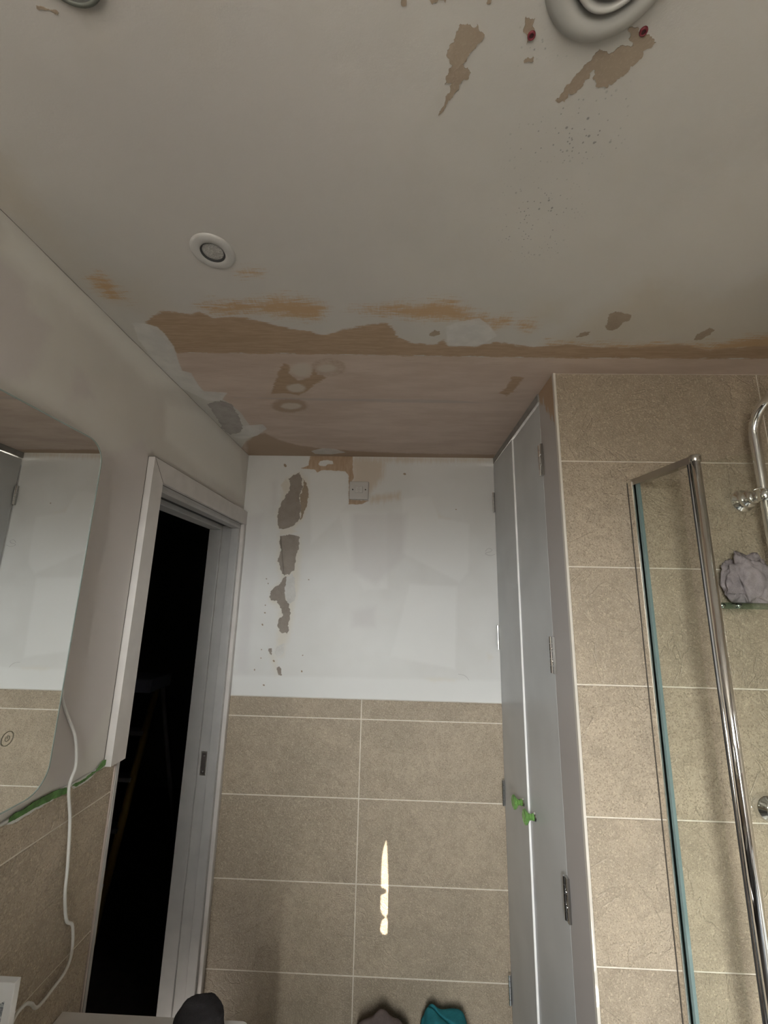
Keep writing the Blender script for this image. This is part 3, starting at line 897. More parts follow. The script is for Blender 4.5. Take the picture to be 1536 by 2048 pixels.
prism('edge_lipping', [(XC - 0.0061, YM + 0.0008, 0.014), (XC + 0.0002, YM + 0.0008, 0.014), (XC + 0.0002, YM + 0.0008, H - 0.040), (XC - 0.0045, YM + 0.0008, H - 0.040)], (0, 0.0014, 0), LIP, doorL)


HLEAF = plain('hinge_leaf_metal', (0.52, 0.51, 0.49), 0.16, 1.0)


def hinge(yy, z0, z1, door, side, out=0.0065):
    # knuckles in front of the door face, leaves behind them
    k = 5
    bm = bmesh.new()
    for i in range(k):
        a = z0 + (z1 - z0) * i / k + 0.0006; b = z0 + (z1 - z0) * (i + 1) / k - 0.0006
        r = bmesh.ops.create_cone(bm, cap_ends=True, segments=14, radius1=0.0050, radius2=0.0050, depth=b - a, matrix=Matrix.Translation((XC - out, yy, (a + b) / 2)))
    me = finish(bm, 'knuckle', False)
    o2 = link('hinge', me, CHROME, door)
    b_ = bmesh.new()
    b_box(b_, XC - out - 0.0007, XC - 0.0006, yy - side * 0.0005, yy + side * 0.016, z0, z1, 0.0004, 1)
    lf = link('hinge_leaf', finish(b_, 'hinge_leaf'), HLEAF, door)
    for q in (0.33, 0.67):
        bq = bmesh.new()
        bmesh.ops.create_uvsphere(bq, u_segments=10, v_segments=6, radius=0.0022, matrix=Matrix.Translation((XC - out - 0.0010, yy + side * 0.009, z0 + (z1 - z0) * q)))
        link('hinge_screw', finish(bq, 'hinge_screw', True), CHROME, door)
    return o2


for z0, z1 in ((2.119, 2.222), (1.530, 1.632), (0.930, 1.030), (0.30, 0.40)):
    hinge(YA + 0.0015, z0, z1, doorR, -1)
for z0, z1 in ((2.133, 2.226), (1.527, 1.628), (0.928, 1.022), (0.274, 0.368)):
    hinge(YD - 0.004, z0, z1, doorL, 1, 0.0125)

GG = Mat('green_glass')
GG.b.inputs['Base Color'].default_value = (0.34, 0.74, 0.20, 1)
GG.b.inputs['Transmission Weight'].default_value = 0.75
GG.b.inputs['IOR'].default_value = 1.45
GG.set(0.06, 0, 0.8)


def knob(yy, zz_, face, door):
    kb = lathe('knob', [(0, 0.034), (0.010, 0.0345), (0.0175, 0.0365), (0.0225, 0.034), (0.0228, 0.030), (0.0185, 0.0255), (0.0110, 0.020), (0.0085, 0.015), (0.0100, 0.009), (0.0115, 0.005), (0, 0.005)], (face, yy, zz_), GG.m, door, (-1, 0, 0), 10, False)
    lathe('knob_base', [(0, 0.006), (0.0075, 0.006), (0.0115, 0.0035), (0.013, 0.0)], (face, yy, zz_), CHROME, door, (-1, 0, 0), 24)
    kb['label'] = 'green cut-glass knob'
    return kb


knob(YM + 0.052, 1.049, XC - 0.0060, doorL)
knob(YM - 0.052, 1.051, XC + 0.0005, doorR)

# ---- mirror on the left wall
MIR = empty('wall_mirror')
tag(MIR, 'frameless rounded mirror on the left wall above the worktop', 'mirror')
MX = XL + 0.030
MY0, MY1, MZ0, MZ1, MRAD = -0.28, 0.912, 1.338, 2.070, 0.050


def rrect(y0, y1, z0, z1, r, n=10):
    pts = []
    for cy, cz, a0 in ((y1 - r, z1 - r, 0), (y0 + r, z1 - r, 90), (y0 + r, z0 + r, 180), (y1 - r, z0 + r, 270)):
        for k in range(n + 1):
            a = math.radians(a0 + 90 * k / n)
            pts.append((cy + r * math.cos(a), cz + r * math.sin(a)))
    return pts


mm = Mat('mirror_silver')
mm.color((0.86, 0.87, 0.85))
MIRM = mm.set(0.004, 1.0)
prism('mirror_glass', [(MX - 0.004, y, z) for y, z in rrect(MY0, MY1, MZ0, MZ1, MRAD)], (0.004, 0, 0), MIRM, MIR)
prism('mirror_back', [(XL + 0.001, y, z) for y, z in rrect(MY0 + 0.02, MY1 - 0.02, MZ0 + 0.02, MZ1 - 0.02, MRAD - 0.01)], (0.0245, 0, 0), plain('mirror_case', (0.5, 0.5, 0.48), 0.4), MIR)
EDGEM = plain('glass_edge', (0.30, 0.36, 0.33), 0.15)
bm = bmesh.new()
ro = rrect(MY0 - 0.0006, MY1 + 0.0006, MZ0 - 0.0006, MZ1 + 0.0006, MRAD)
ri = rrect(MY0 + 0.0022, MY1 - 0.0022, MZ0 + 0.0022, MZ1 - 0.0022, MRAD - 0.002)
vo_ = [[bm.verts.new((x, y, z)) for y, z in rr] for x, rr in ((MX - 0.0045, ro), (MX + 0.0004, ro), (MX + 0.0006, ri), (MX - 0.0045, ri))]
for a, b in ((0, 1), (1, 2), (2, 3), (3, 0)):
    for i in range(len(ro)):
        j = (i + 1) % len(ro)
        bm.faces.new((vo_[a][i], vo_[a][j], vo_[b][j], vo_[b][i]))
link('bevelled_edge', finish(bm, 'bevelled_edge'), EDGEM, MIR)
sym = plain('symbol_print', (0.16, 0.14, 0.10), 0.6)
lathe('touch_symbol', [(0.0125, 0.0002), (0.0125, 0.0006), (0.0112, 0.0006), (0.0112, 0.0002)], (MX, 0.798, 1.466), sym, MIR, (1, 0, 0), 40, False)
ts = tube('touch_symbol', [(MX + 0.0004, 0.798 + 0.0045 * math.cos(a), 1.466 + 0.0045 * math.sin(a)) for a in [math.radians(120 + 30 * k) for k in range(11)]], 0.0005, sym, MIR, 6)
tube('touch_symbol', [(MX + 0.0004, 0.798, 1.4655), (MX + 0.0004, 0.798, 1.472)], 0.0005, sym, MIR, 6)

# ---- white cable hanging from the mirror
cab = [(XL + 0.014, 0.895, 1.56), (XL + 0.010, 0.935, 1.521), (XL + 0.008, 0.944, 1.499), (XL + 0.009, 0.973, 1.451), (XL + 0.012, 0.997, 1.409), (XL + 0.014, 1.011, 1.348), (XL + 0.014, 1.000, 1.307), (XL + 0.013, 1.021, 1.234), (XL + 0.012, 1.038, 1.139), (XL + 0.011, 1.046, 1.078), (XL + 0.012, 1.062, 1.021), (XL + 0.013, 1.084, 0.996), (XL + 0.013, 1.095, 0.944), (XL + 0.014, 1.083, 0.915), (XL + 0.015, 1.050, 0.908), (XL + 0.017, 1.007, 0.908), (XL + 0.016, 0.988, 0.928), (XL + 0.015, 0.971, 0.938), (XL + 0.018, 0.940, 0.930), (XL + 0.03, 0.90, 0.86), (XL + 0.05, 0.87, 0.8265)]
tag(tube('mirror_cable', spline(cab, 7), 0.0032, plain('cable_white', (0.62, 0.61, 0.58), 0.4), None, 10), 'thin white cable dangling from behind the mirror down the tiles', 'cable')

# ---- torn green tape and sealant along the top of the left tiles
seal = tube('sealant_strip', [(XL + 0.002, y, ZTL + 0.0035 + 0.001 * math.sin(y * 40)) for y in np.linspace(0.4, 1.150, 60)], 0.0034, plain('sealant', (0.58, 0.57, 0.54), 0.5), None, 8)
tag(seal, 'rough white sealant line with torn green tape on top of the left tiles', 'sealant')
GRN = plain('green_tape', (0.085, 0.20, 0.05), 0.55, var=0.35, scale=60)


def left_piece(name, pts, m, x, t, parent, amp=0.0006):
    q = [(hit(u, v, 0, x).y, hit(u, v, 0, x).z) for u, v in pts]
    q = jag(q, amp, 0.004)
    return prism(name, [(x, y, z) for y, z in q], (t, 0, 0), m, parent)


Z6 = lambda p: zoom(p, 2.934, 0, 1350)
WHT = plain('torn_paint', (0.60, 0.60, 0.57), 0.6)
XT = XL + 0.0032
left_piece('green_tape', Z6([(40, 865), (60, 830), (110, 800), (180, 755), (260, 710), (330, 675), (395, 660), (392, 690), (340, 715), (300, 730), (240, 760), (150, 810), (80, 850)]), GRN, XT, 0.0026, seal)
left_piece('green_tape', Z6([(420, 650), (440, 632), (480, 615), (520, 585), (560, 560), (600, 505), (630, 492), (645, 505), (610, 530), (580, 555), (530, 590), (490, 625), (440, 655)]), GRN, XT, 0.0026, seal)
left_piece('paint_shred', Z6([(20, 885), (90, 840), (170, 800), (250, 755), (305, 722), (310, 732), (240, 775), (150, 825), (60, 875)]), WHT, XT, 0.0016, seal)
left_piece('paint_shred', Z6([(415, 655), (470, 640), (520, 600), (560, 575), (530, 605), (480, 640), (430, 668)]), WHT, XT, 0.0018, seal)

# ---- recessed downlight
DL = empty('downlight')
tag(DL, 'white round recessed spotlight in the ceiling near the left wall', 'ceiling light')
dx, dy = -0.3755, 0.6955
lathe('bezel', [(0.0235, 0.0), (0.0235, 0.0035), (0.0250, 0.0048), (0.0390, 0.0040), (0.0425, 0.0022), (0.0430, 0.0)], (dx, dy, H), WHITE_PLASTIC, DL, (0, 0, -1), 56)
lathe('dark_rim', [(0.0236, 0.0042), (0.0205, 0.0012), (0.0200, 0.0008)], (dx, dy, H), plain('rim_dark', (0.035, 0.035, 0.035), 0.4), DL, (0, 0, -1), 48)
lm = Mat('lens')
vv_ = lm.n('ShaderNodeTexVoronoi'); vv_.inputs['Scale'].default_value = 420; lm.l(lm.coords(), vv_.inputs['Vector'])
lm.color(lm.mix(vv_.outputs['Distance'], (0.30, 0.29, 0.27), (0.48, 0.46, 0.43)))
lm.bump(vv_.outputs['Distance'], 0.6, 0.002)
lathe('lens', [(0.0, 0.0030), (0.006, 0.0028), (0.010, 0.0019), (0.0145, 0.0024), (0.0185, 0.0017), (0.0205, 0.0009)], (dx, dy, H), lm.set(0.25, 0, 0.6), DL, (0, 0, -1), 48)

# ---- second, dark fitting at the top of the picture
DK = empty('ceiling_fitting')
tag(DK, 'dark grey-green round fitting cut off by the top edge of the picture', 'ceiling fitting')
lathe('rim', [(0.036, 0.0), (0.036, 0.005), (0.0385, 0.0062), (0.0412, 0.0040), (0.0415, 0.0)], (-0.3745, 0.3035, H), plain('dark_rim_green', (0.115, 0.12, 0.10), 0.5), DK, (0, 0, -1), 48)
lathe('face', [(0, 0.0035), (0.030, 0.0032), (0.0362, 0.0048)], (-0.3745, 0.3035, H), plain('dark_face', (0.10, 0.10, 0.09), 0.55), DK, (0, 0, -1), 48)

# ---- round extract vent
VT = empty('extract_vent')
tag(VT, 'round white ceiling vent with concentric rings', 'vent')
vx, vy = 0.224, 0.312
VM = plain('vent_white', (0.42, 0.41, 0.38), 0.4, var=0.04)
lathe('flange', [(0.0730, 0.0), (0.0715, 0.0045), (0.0660, 0.0105), (0.0580, 0.0135), (0.0500, 0.0120), (0.0465, 0.0075), (0.0450, 0.0)], (vx, vy, H), VM, VT, (0, 0, -1), 64)
lathe('throat', [(0.0455, 0.0006), (0.0, 0.0006)], (vx, vy, H), plain('vent_dark', (0.10, 0.095, 0.085), 0.7), VT, (0, 0, -1), 48)
lathe('ring', [(0.0335, 0.004), (0.0345, 0.0155), (0.0370, 0.0185), (0.0400, 0.0165), (0.0415, 0.010), (0.0400, 0.004)], (vx, vy, H), VM, VT, (0, 0, -1), 64)
lathe('disc', [(0.0, 0.0185), (0.016, 0.0190), (0.0240, 0.0185), (0.0275, 0.0155), (0.0270, 0.006), (0.0, 0.006)], (vx, vy, H), VM, VT, (0, 0, -1), 64)
lathe('stem', [(0.006, 0.0), (0.006, 0.008), (0.0, 0.008)], (vx, vy, H), VM, VT, (0, 0, -1), 20)
boxes('spoke', [(vx - 0.044, vx + 0.044, vy - 0.0015, vy + 0.0015, H - 0.006, H - 0.0008)], VM, VT)

# ---- two red wall plugs in the ceiling
RED = plain('red_plastic', (0.17, 0.018, 0.028), 0.4, var=0.15, scale=300)
for (u, v), lab in (((1063, 70), 'small dark red wall plug between the two peeled patches, left of the vent'), ((1287, 62), 'small dark red wall plug in the large peeled patch, right of the vent')):
    p = hit(u, v, 2, H)
    t = empty('wall_plug')
    tag(t, lab, 'wall plug', 'red wall plugs in the ceiling')
    lathe('collar', [(0.0026, 0.0008), (0.0026, 0.0024), (0.0040, 0.0026), (0.0048, 0.0014), (0.0048, 0.0)], (p.x, p.y, H), RED, t, (0, 0, -1), 20)
    lathe('bore', [(0.0027, 0.0016), (0, 0.0012)], (p.x, p.y, H), plain('plug_bore', (0.05, 0.006, 0.01), 0.6), t, (0, 0, -1), 16)

# ---- fused switch on the back wall
SW = empty('fan_isolator_switch')
tag(SW, 'white square fan isolator switch high on the back wall', 'switch')
sx0, sx1, sz0, sz1 = -0.2235, -0.1330, 2.1830, 2.2690
box('back_box', sx0 + 0.003, sx1 - 0.003, YB - 0.016, YB, sz0 + 0.003, sz1 - 0.002, WHITE_PLASTIC, SW, 0.002)
plate = box('face_plate', sx0, sx1, YB - 0.026, YB - 0.015, sz0, sz1, WHITE_PLASTIC, SW, 0.0045, 3)
scx, scz = (sx0 + sx1) / 2 + 0.001, (sz0 + sz1) / 2 + 0.002
rk = box('rocker', scx - 0.017, scx + 0.017, YB - 0.031, YB - 0.024, scz - 0.015, scz + 0.016, plain('rocker_white', (0.56, 0.55, 0.53), 0.25), SW, 0.002)
boxes('marking', [(scx - 0.004, scx + 0.004, YB - 0.0313, YB - 0.0300, scz + 0.0098, scz + 0.0108), (scx - 0.009, scx + 0.007, YB - 0.0313, YB - 0.0300, scz + 0.002, scz + 0.003), (scx - 0.008, scx + 0.009, YB - 0.0313, YB - 0.0300, scz - 0.003, scz - 0.002), (scx - 0.003, scx + 0.003, YB - 0.0313, YB - 0.0300, scz - 0.0105, scz - 0.009)], plain('mark_grey', (0.25, 0.24, 0.23), 0.6), rk)
for s in (-1, 1):
    lathe('screw_hole', [(0.0032, 0.0), (0.0032, 0.0008), (0, 0.0004)], (scx + s * 0.030, YB - 0.026, scz + 0.0005), BLACK, plate, (0, -1, 0), 18)
lathe('knockout', [(0.0022, 0), (0.0022, 0.0012), (0, 0.0012)], (sx1 - 0.004, YB - 0.008, sz1 - 0.020), BLACK, SW, (1, 0, 0), 12)

# ---- bath (below the frame) carrying the glass screen
BT = empty('bath')
tag(BT, 'white bath under the glass shower screen', 'bath')
bx0, bx1, by0, by1, bz = 0.62, XR - 0.002, -0.55, YT - 0.004, 0.56
bm = bmesh.new()
outer = [(bx0, by0), (bx1, by0), (bx1, by1), (bx0, by1)]
def rr2(x0, x1, y0, y1, r, z, n=6):
    return [(a, b, z) for a, b in rrect(x0, x1, y0, y1, r, n)]
loops = [rr2(bx0 + 0.012, bx1 - 0.001, by0 + 0.001, by1 - 0.001, 0.010, bz - 0.035), rr2(bx0, bx1, by0, by1, 0.012, bz - 0.012), rr2(bx0 + 0.004, bx1 - 0.004, by0 + 0.004, by1 - 0.004, 0.014, bz), rr2(bx0 + 0.085, bx1 - 0.06, by0 + 0.10, by1 - 0.07, 0.12, bz - 0.002), rr2(bx0 + 0.11, bx1 - 0.085, by0 + 0.13, by1 - 0.10, 0.13, bz - 0.05), rr2(bx0 + 0.16, bx1 - 0.13, by0 + 0.25, by1 - 0.15, 0.14, 0.20), rr2(bx0 + 0.22, bx1 - 0.19, by0 + 0.33, by1 - 0.22, 0.10, 0.17)]
rings = [[bm.verts.new(p) for p in L] for L in loops]
for a, b in zip(rings, rings[1:]):
    for i in range(len(a)):
        bm.faces.new((a[i], a[(i + 1) % len(a)], b[(i + 1) % len(a)], b[i]))
bm.faces.new(rings[-1])
link('tub', finish(bm, 'tub', True), WHITE_GLOSS, BT)
box('bath_panel', bx0 + 0.014, bx0 + 0.030, by0 + 0.002, by1 - 0.002, 0.0, bz - 0.030, WHITE_GLOSS, BT)
box('bath_panel', bx0 + 0.030, bx1, by0 + 0.014, by0 + 0.030, 0.0, bz - 0.030, WHITE_GLOSS, BT)

# ---- folding glass shower screen
SC = empty('shower_screen')
tag(SC, 'folding glass shower screen with chrome post beside the tiled shower wall', 'shower screen')
ZTOP = 2.062
A = Vector((0.657, YT - 0.021, 0)); Bp = Vector((0.686, 0.933, 0))
d1 = (Bp - A).normalized(); n1 = Vector((-d1.y, d1.x, 0))


def slab(name, p, q, th, z0, z1, m, parent, nrm=None):
    d = (q - p).normalized(); n = Vector((-d.y, d.x, 0)) * (th / 2)
    pts = [p + n, q + n, q - n, p - n]
    return prism(name, [(v.x, v.y, z0) for v in pts], (0, 0, z1 - z0), m, parent)


box('channel_shadow_line', 0.6446, 0.6456, YT - 0.003, YT - 0.0004, bz, ZTOP - 0.002, plain('shadow_line_dark', (0.06, 0.05, 0.04), 0.6), SC)  # dark strip drawn in as the shadow line beside the wall channel
box('wall_channel', 0.6455, 0.6670, YT - 0.022, YT - 0.0005, bz, ZTOP - 0.002, plain('channel_chrome', (0.88, 0.85, 0.80), 0.07, 1.0, var=0.02), SC, 0.0015)
slab('glass_pane', A + d1 * 0.006, Bp - d1 * 0.050, 0.006, bz + 0.012, ZTOP - 0.012, GLASS, SC)
slab('edge_seal', A + d1 * 0.005, A + d1 * 0.0125, 0.008, bz + 0.010, ZTOP - 0.012, plain('teal_seal', (0.16, 0.235, 0.24), 0.12, 0.0, 0.8, var=0.05), SC)
slab('top_rail', A - d1 * 0.004, Bp, 0.016, ZTOP - 0.013, ZTOP + 0.004, plain('rail_satin', (0.45, 0.43, 0.40), 0.22, 1.0), SC)
# chrome post: rounded profile with a dark rubber line and a bright fin
post_c = Bp + Vector((0.0015, 0.000, 0))
lathe('post', [(0, bz + 0.004), (0.0100, bz + 0.004), (0.0100, ZTOP - 0.008), (0, ZTOP - 0.008)], (post_c.x, post_c.y, 0), plain('post_chrome', (0.82, 0.81, 0.80), 0.07, 1.0, var=0.02), SC, (0, 0, 1), 40)
slab('rubber_line', Bp - d1 * 0.0150, Bp - d1 * 0.0122, 0.013, bz + 0.004, ZTOP - 0.012, plain('rubber_black', (0.02, 0.02, 0.02), 0.5), SC)
slab('post_fin', Bp - d1 * 0.0122, Bp - d1 * 0.0085, 0.012, bz + 0.004, ZTOP - 0.012, CHROME, SC)
lathe('post_cap', [(0, ZTOP - 0.010), (0.0112, ZTOP - 0.010), (0.0120, ZTOP - 0.009), (0.0120, ZTOP + 0.0045), (0.0112, ZTOP + 0.0055), (0, ZTOP + 0.0055)], (post_c.x, post_c.y, 0), plain('cap_satin', (0.46, 0.44, 0.41), 0.25, 1.0), SC, (0, 0, 1), 36)
P2a = Vector((0.697, 0.932, 0)); d2 = Vector((0.070, -0.070, 0)).normalized()
slab('glass_pane', P2a + d2 * 0.004, P2a + d2 * 0.62, 0.006, bz + 0.012, ZTOP - 0.012, GLASS, SC)

# ---- shower riser, bracket and valve on the end wall
SH = empty('shower_riser')
tag(SH, 'chrome shower riser pipe with hooked top and round wall brackets', 'shower')
rx, ry = 0.956, YT - 0.070
arc = [(rx, ry, 1.28), (rx, ry, 1.6), (rx, ry, 2.0), (rx, ry, 2.175)]
for k in range(1, 13):
    a = math.radians(90 * k / 12)
    arc.append((rx, ry - 0.085 * (1 - math.cos(a)), 2.175 + 0.085 * math.sin(a)))
arc += [(rx, ry - 0.2, 2.262), (rx, ry - 0.36, 2.262)]
tube('riser_pipe', arc, 0.0115, CHROME, SH, 24)
lathe('shower_head', [(0.011, 0.0), (0.013, 0.015), (0.10, 0.022), (0.105, 0.028), (0.10, 0.032), (0, 0.032)], (rx, ry - 0.36, 2.268), CHROME, SH, (0, 0, -1), 48)
fx, fz = 0.9525, 2.013
lathe('wall_flange', [(0, 0.046), (0.014, 0.046), (0.0150, 0.044), (0.0150, 0.030), (0.0215, 0.028), (0.0225, 0.026), (0.0225, 0.010), (0.0300, 0.008), (0.0310, 0.0005)], (fx, YT, fz), CHROME, SH, (0, -1, 0), 40)
tube('bracket_arm', [(fx, YT - 0.03, fz), (rx, ry, fz)], 0.0085, CHROME, SH)
lathe('pipe_clamp', [(0.0125, -0.016), (0.0165, -0.014), (0.0165, 0.014), (0.0125, 0.016)], (rx, ry, fz), CHROME, SH, (0, 0, 1), 28)
tube('clamp_screw', [(rx - 0.030, ry - 0.002, fz + 0.012), (rx - 0.010, ry - 0.006, fz + 0.020)], 0.0015, CHROME, SH, 8)
vf = hit(1530, 1612, 1, YT)
lathe('wall_flange', [(0, 0.030), (0.018, 0.030), (0.020, 0.022), (0.027, 0.018), (0.030, 0.012), (0.031, 0.0005)], (vf.x, YT, vf.z), CHROME, SH, (0, -1, 0), 40)
tube('valve_body', [(vf.x - 0.012, YT - 0.045, vf.z - 0.004), (vf.x + 0.18, YT - 0.045, vf.z - 0.004)], 0.018, CHROME, SH, 28)
tube('valve_link', [(rx, ry, 1.30), (rx, YT - 0.045, vf.z - 0.004)], 0.010, CHROME, SH)
lathe('valve_flange', [(0.031, 0.0005), (0.030, 0.012), (0.02, 0.02), (0.018, 0.04), (0, 0.04)], (vf.x + 0.15, YT, vf.z), CHROME, SH, (0, -1, 0), 40)

# ---- little glass shelf and the lilac flannel on it
shp = hit(1474, 1218, 1, YT - 0.085)
GS = empty('glass_shelf')
tag(GS, 'small clear glass shelf on the shower wall under the lilac flannel', 'shelf')
box('shelf_glass', shp.x, shp.x + 0.078, YT - 0.085, YT - 0.004, shp.z, shp.z + 0.0155, glass_mat('shelf_glass', (0.72, 0.80, 0.76), 0.05), GS, 0.002)
for q in (0.018, 0.060):
    lathe('shelf_bracket', [(0, 0.02), (0.006, 0.02), (0.008, 0.0)], (shp.x + q, YT - 0.0005, shp.z + 0.008), CHROME, GS, (0, -1, 0), 20)


def cloth_mesh(name, center, rad, seed, ridges, flat=0.0, sub=5, amp=0.18, power=1.0, freq=2.2):
    """crumpled cloth: a rounded lump with deep ridged folds"""
    bm = bmesh.new()
    bmesh.ops.create_icosphere(bm, subdivisions=sub, radius=1.0)
    for v in bm.verts:
        d = v.co.normalized()
        q = d * freq + Vector((seed * 3.1, seed * 1.7, seed))
        f = 0.0
        for k, (fr_, am) in enumerate(((1.0, 1.0), (2.1, 0.5), (4.3, 0.22))):
            f += am * (1 - abs(mnoise.noise(q * fr_)) * 2.2)
        r = 1 + amp * (f - 0.8)
        for (rx_, ry_, rz_, ht, wd) in ridges:
            c = d.dot(Vector((rx_, ry_, rz_)).normalized())
            r += ht * math.exp(-((1 - c) / wd))
        p = Vector((math.copysign(abs(d.x) ** power, d.x), math.copysign(abs(d.y) ** power, d.y), math.copysign(abs(d.z) ** power, d.z))) * r
        p = Vector((p.x * rad[0], p.y * rad[1], p.z * rad[2]))
        if p.z < -flat:
            p.z = -flat + (p.z + flat) * 0.05
        v.co = p + Vector(center)
    return finish(bm, name, True)


def cloth_mat(name, c, nap=700):
    M = Mat(name)
    f = M.noise(nap, 3, 0.7)
    g = M.noise(40, 4)
    M.color(M.mix(M.step(M.math('ADD', M.math('MULTIPLY', f, 0.6), M.math('MULTIPLY', g, 0.4)), 0.35, 0.65), tuple(x * 0.75 for x in c), tuple(min(1, x * 1.2) for x in c)))
    M.bump(f, 0.7, 0.0015)
    M.b.inputs['Sheen Weight'].default_value = 0.0
    return M.set(0.95, 0, 0.1)


fl = hit(1522, 1172, 1, YT - 0.075)
LIL = cloth_mat('lilac_terry', (0.30, 0.255, 0.275))
o = link('flannel', cloth_mesh('flannel', (fl.x + 0.004, YT - 0.031, shp.z + 0.0155 + 0.060), (0.050, 0.021, 0.062), 3.3, [(-0.7, -0.6, 0.2, 0.18, 0.06), (0.2, -0.9, -0.3, 0.2, 0.05)], 0.060, 5, 0.36, 0.85, 1.3), LIL)
tag(o, 'lilac flannel bunched up on the little glass shelf in the shower', 'flannel')

# ---- vanity cabinet, worktop and what lies on it
VAN = empty('vanity_cabinet')
tag(VAN, 'vanity cabinet under the white worktop by the left wall', 'cabinet')
VANM = plain('cabinet_charcoal', (0.06, 0.055, 0.05), 0.35)
VY0, VY1, VX1, VZ = -0.10, 1.106, -0.300, 0.822
box('body', XL + 0.006, VX1 - 0.030, VY0 + 0.01, VY1 - 0.010, 0.08, VZ - 0.030, VANM, VAN)
box('plinth', XL + 0.006, VX1 - 0.07, VY0 + 0.02, VY1 - 0.02, 0.0, 0.08, VANM, VAN)
for k in range(2):
    y0 = VY0 + 0.014 + k * 0.585
    dd = box('door', VX1 - 0.030, VX1 - 0.012, y0, y0 + 0.580, 0.09, VZ - 0.034, VANM, VAN, 0.002)
    yk = y0 + (0.54 if k == 0 else 0.04)
    tube('handle', [(VX1 - 0.012, yk, 0.45), (VX1 + 0.010, yk, 0.45), (VX1 + 0.010, yk, 0.62), (VX1 - 0.012, yk, 0.62)], 0.005, CHROME, dd, 10)
wt = prism('vanity_worktop', [(XL + 0.0055, VY0, VZ - 0.028), (VX1, VY0, VZ - 0.028)] + [(VX1 - 0.018 + 0.018 * math.cos(math.radians(9 * k)), VY1 - 0.018 + 0.018 * math.sin(math.radians(9 * k)), VZ - 0.028) for k in range(11)] + [(XL + 0.0055, VY1, VZ - 0.028)], (0, 0, 0.028), plain('worktop_white', (0.62, 0.59, 0.56), 0.25))
tag(wt, 'white vanity worktop in the lower left corner', 'worktop')

gc = hit(408, 2040, 2, VZ + 0.03)
o = link('face_cloth', cloth_mesh('face_cloth', (-0.386, 1.035, VZ + 0.037), (0.052, 0.045, 0.052), 1.2, [(-0.45, 0, 0.9, 0.10, 0.05)], 0.037, 5, 0.07, 0.9, 1.2), cloth_mat('charcoal_terry', (0.032, 0.030, 0.032)))
tag(o, 'dark grey face cloth heaped on the white worktop', 'cloth')

PK = empty('packaging_box')
tag(PK, 'white packaging box with a grey picture, bottom left corner', 'box')
c0 = hit(43, 1953, 2, 1.10)
pb = box('carton', XL + 0.012, c0.x, c0.y - 0.012, c0.y, VZ + 0.0005, 1.10, plain('carton_white', (0.66, 0.65, 0.63), 0.45), PK, 0.001)
prt = Mat('printed_picture')
w1 = prt.noise(1, 6, 0.7, prt.coords((60, 1, 160)), 1.0)
prt.color(prt.mix(prt.step(w1, 0.4, 0.62), (0.10, 0.11, 0.13), (0.55, 0.56, 0.56)))
prism('picture', [(XL + 0.016, c0.y - 0.0122, 0.9), (c0.x - 0.020, c0.y - 0.0122, 0.9), (c0.x - 0.015, c0.y - 0.0122, 1.00), (c0.x - 0.012, c0.y - 0.0122, 1.076), (c0.x - 0.018, c0.y - 0.0122, 1.072), (c0.x - 0.030, c0.y - 0.0122, 1.082), (XL + 0.016, c0.y - 0.0122, 1.058)], (0, -0.0003, 0), prt.set(0.4), PK)

# ---- low step stool below the frame with two towels on it
ST = empty('step_stool')
tag(ST, 'low white step stool under the two towels at the back wall', 'stool')
BW = plain('stool_white', (0.40, 0.38, 0.36), 0.5)
box('stool_top', -0.17, 0.35, 1.63, 1.893, 0.085, 0.100, BW, ST, 0.004)
for x in (-0.15, 0.33):
    for y in (1.65, 1.873):
        box('leg', x - 0.014, x + 0.014, y - 0.014, y + 0.014, 0.0, 0.085, BW, ST)
TY = 1.80
tp = hit(765, 2016, 1, TY); tl_ = hit(722, 2046, 1, TY); tr_ = hit(815, 2046, 1, TY)
o = link('towel', cloth_mesh('towel', (tp.x, TY, tp.z - 0.192), (0.112, 0.060, 0.156), 5.1, [(0.0, 0.0, 1, 0.20, 0.02), (-0.55, -0.1, 0.8, 0.10, 0.06), (0.55, -0.1, 0.75, 0.10, 0.05)], max(0.0, tp.z - 0.192 - 0.106), 5, 0.06, 0.85, 1.4), cloth_mat('mauve_brown_terry', (0.125, 0.098, 0.09)))
tag(o, 'mauve-brown towel with a pointed fold in front of the back wall', 'towel')


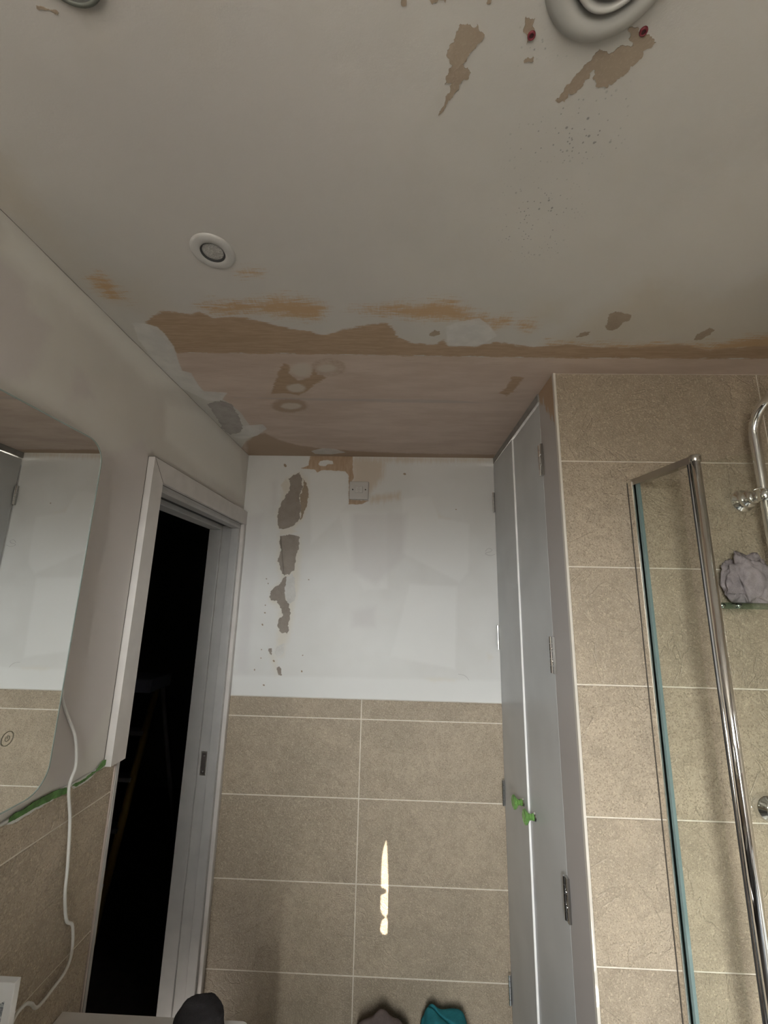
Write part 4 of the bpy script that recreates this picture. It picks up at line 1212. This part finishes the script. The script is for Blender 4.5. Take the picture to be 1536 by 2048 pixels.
def fold_towel(name, x0, x1, y0, y1, z0, z1, seed):
    """soft rolled-edge towel: rounded slab with shallow folds"""
    bm = bmesh.new()
    nx, ny = 60, 40
    rows = []
    def hgt(s, t):
        e = (1 - abs(2 * s - 1) ** 7) * (1 - abs(2 * t - 1) ** 5)
        h = z0 + (z1 - z0) * max(0, e) ** 0.45
        f = mnoise.noise(Vector((s * 2.2, t * 2.0, seed)))
        h += 0.016 * f * e
        dgn = s * 0.9 + t * 0.5
        h -= 0.013 * math.exp(-((dgn - 0.62 - 0.08 * math.sin(t * 5)) / 0.03) ** 2) * e
        h += 0.014 * math.exp(-((s - 0.28) / 0.11) ** 2) * e
        h -= 0.020 * math.exp(-((s - 0.10) / 0.035) ** 2 - ((t - 0.7) / 0.3) ** 2) * e
        return h
    top = [[bm.verts.new((x0 + (x1 - x0) * i / nx, y0 + (y1 - y0) * j / ny, hgt(i / nx, j / ny))) for i in range(nx + 1)] for j in range(ny + 1)]
    for j in range(ny):
        for i in range(nx):
            bm.faces.new((top[j][i], top[j][i + 1], top[j + 1][i + 1], top[j + 1][i]))
    bd = [top[0][i] for i in range(nx + 1)] + [top[j][nx] for j in range(1, ny + 1)] + [top[ny][i] for i in range(nx - 1, -1, -1)] + [top[j][0] for j in range(ny - 1, 0, -1)]
    bm.faces.new(list(reversed(bd)))
    return finish(bm, name, True)


ta = hit(838, 2040, 1, TY); tb = hit(943, 2040, 1, TY); tt = hit(880, 2024, 1, TY)
o = link('towel', fold_towel('towel', ta.x, tb.x, TY - 0.09, TY + 0.075, 0.102, tt.z - 0.012, 2.0), cloth_mat('teal_terry', (0.035, 0.235, 0.29)))
tag(o, 'teal towel folded over in front of the back wall', 'towel')

# ---- step ladder standing in the dark hallway
LD = empty('step_ladder')
tag(LD, 'yellow step ladder standing in the dark hallway', 'ladder')
YEL = plain('ladder_yellow', (0.22, 0.15, 0.02), 0.6)
ALU = plain('ladder_aluminium', (0.12, 0.12, 0.12), 0.6)
for x in (-1.50, -1.86):
    tube('front_rail', [(x, 2.76, 1.14), (x, 2.45, 0.0)], 0.022, YEL, LD, 8)
    tube('rear_leg', [(x + 0.01, 2.82, 1.14), (x + 0.01, 3.25, 0.0)], 0.014, ALU, LD, 8)
for k in range(1, 5):
    z = 1.14 * k / 5
    yy = 2.45 + 0.31 * k / 5
    box('tread', -1.86, -1.50, yy - 0.03, yy + 0.05, z - 0.012, z + 0.012, ALU, LD, 0.003)
box('ladder_top', -1.88, -1.48, 2.66, 2.90, 1.14, 1.22, plain('ladder_top_dark', (0.12, 0.13, 0.17), 0.5), LD, 0.01)
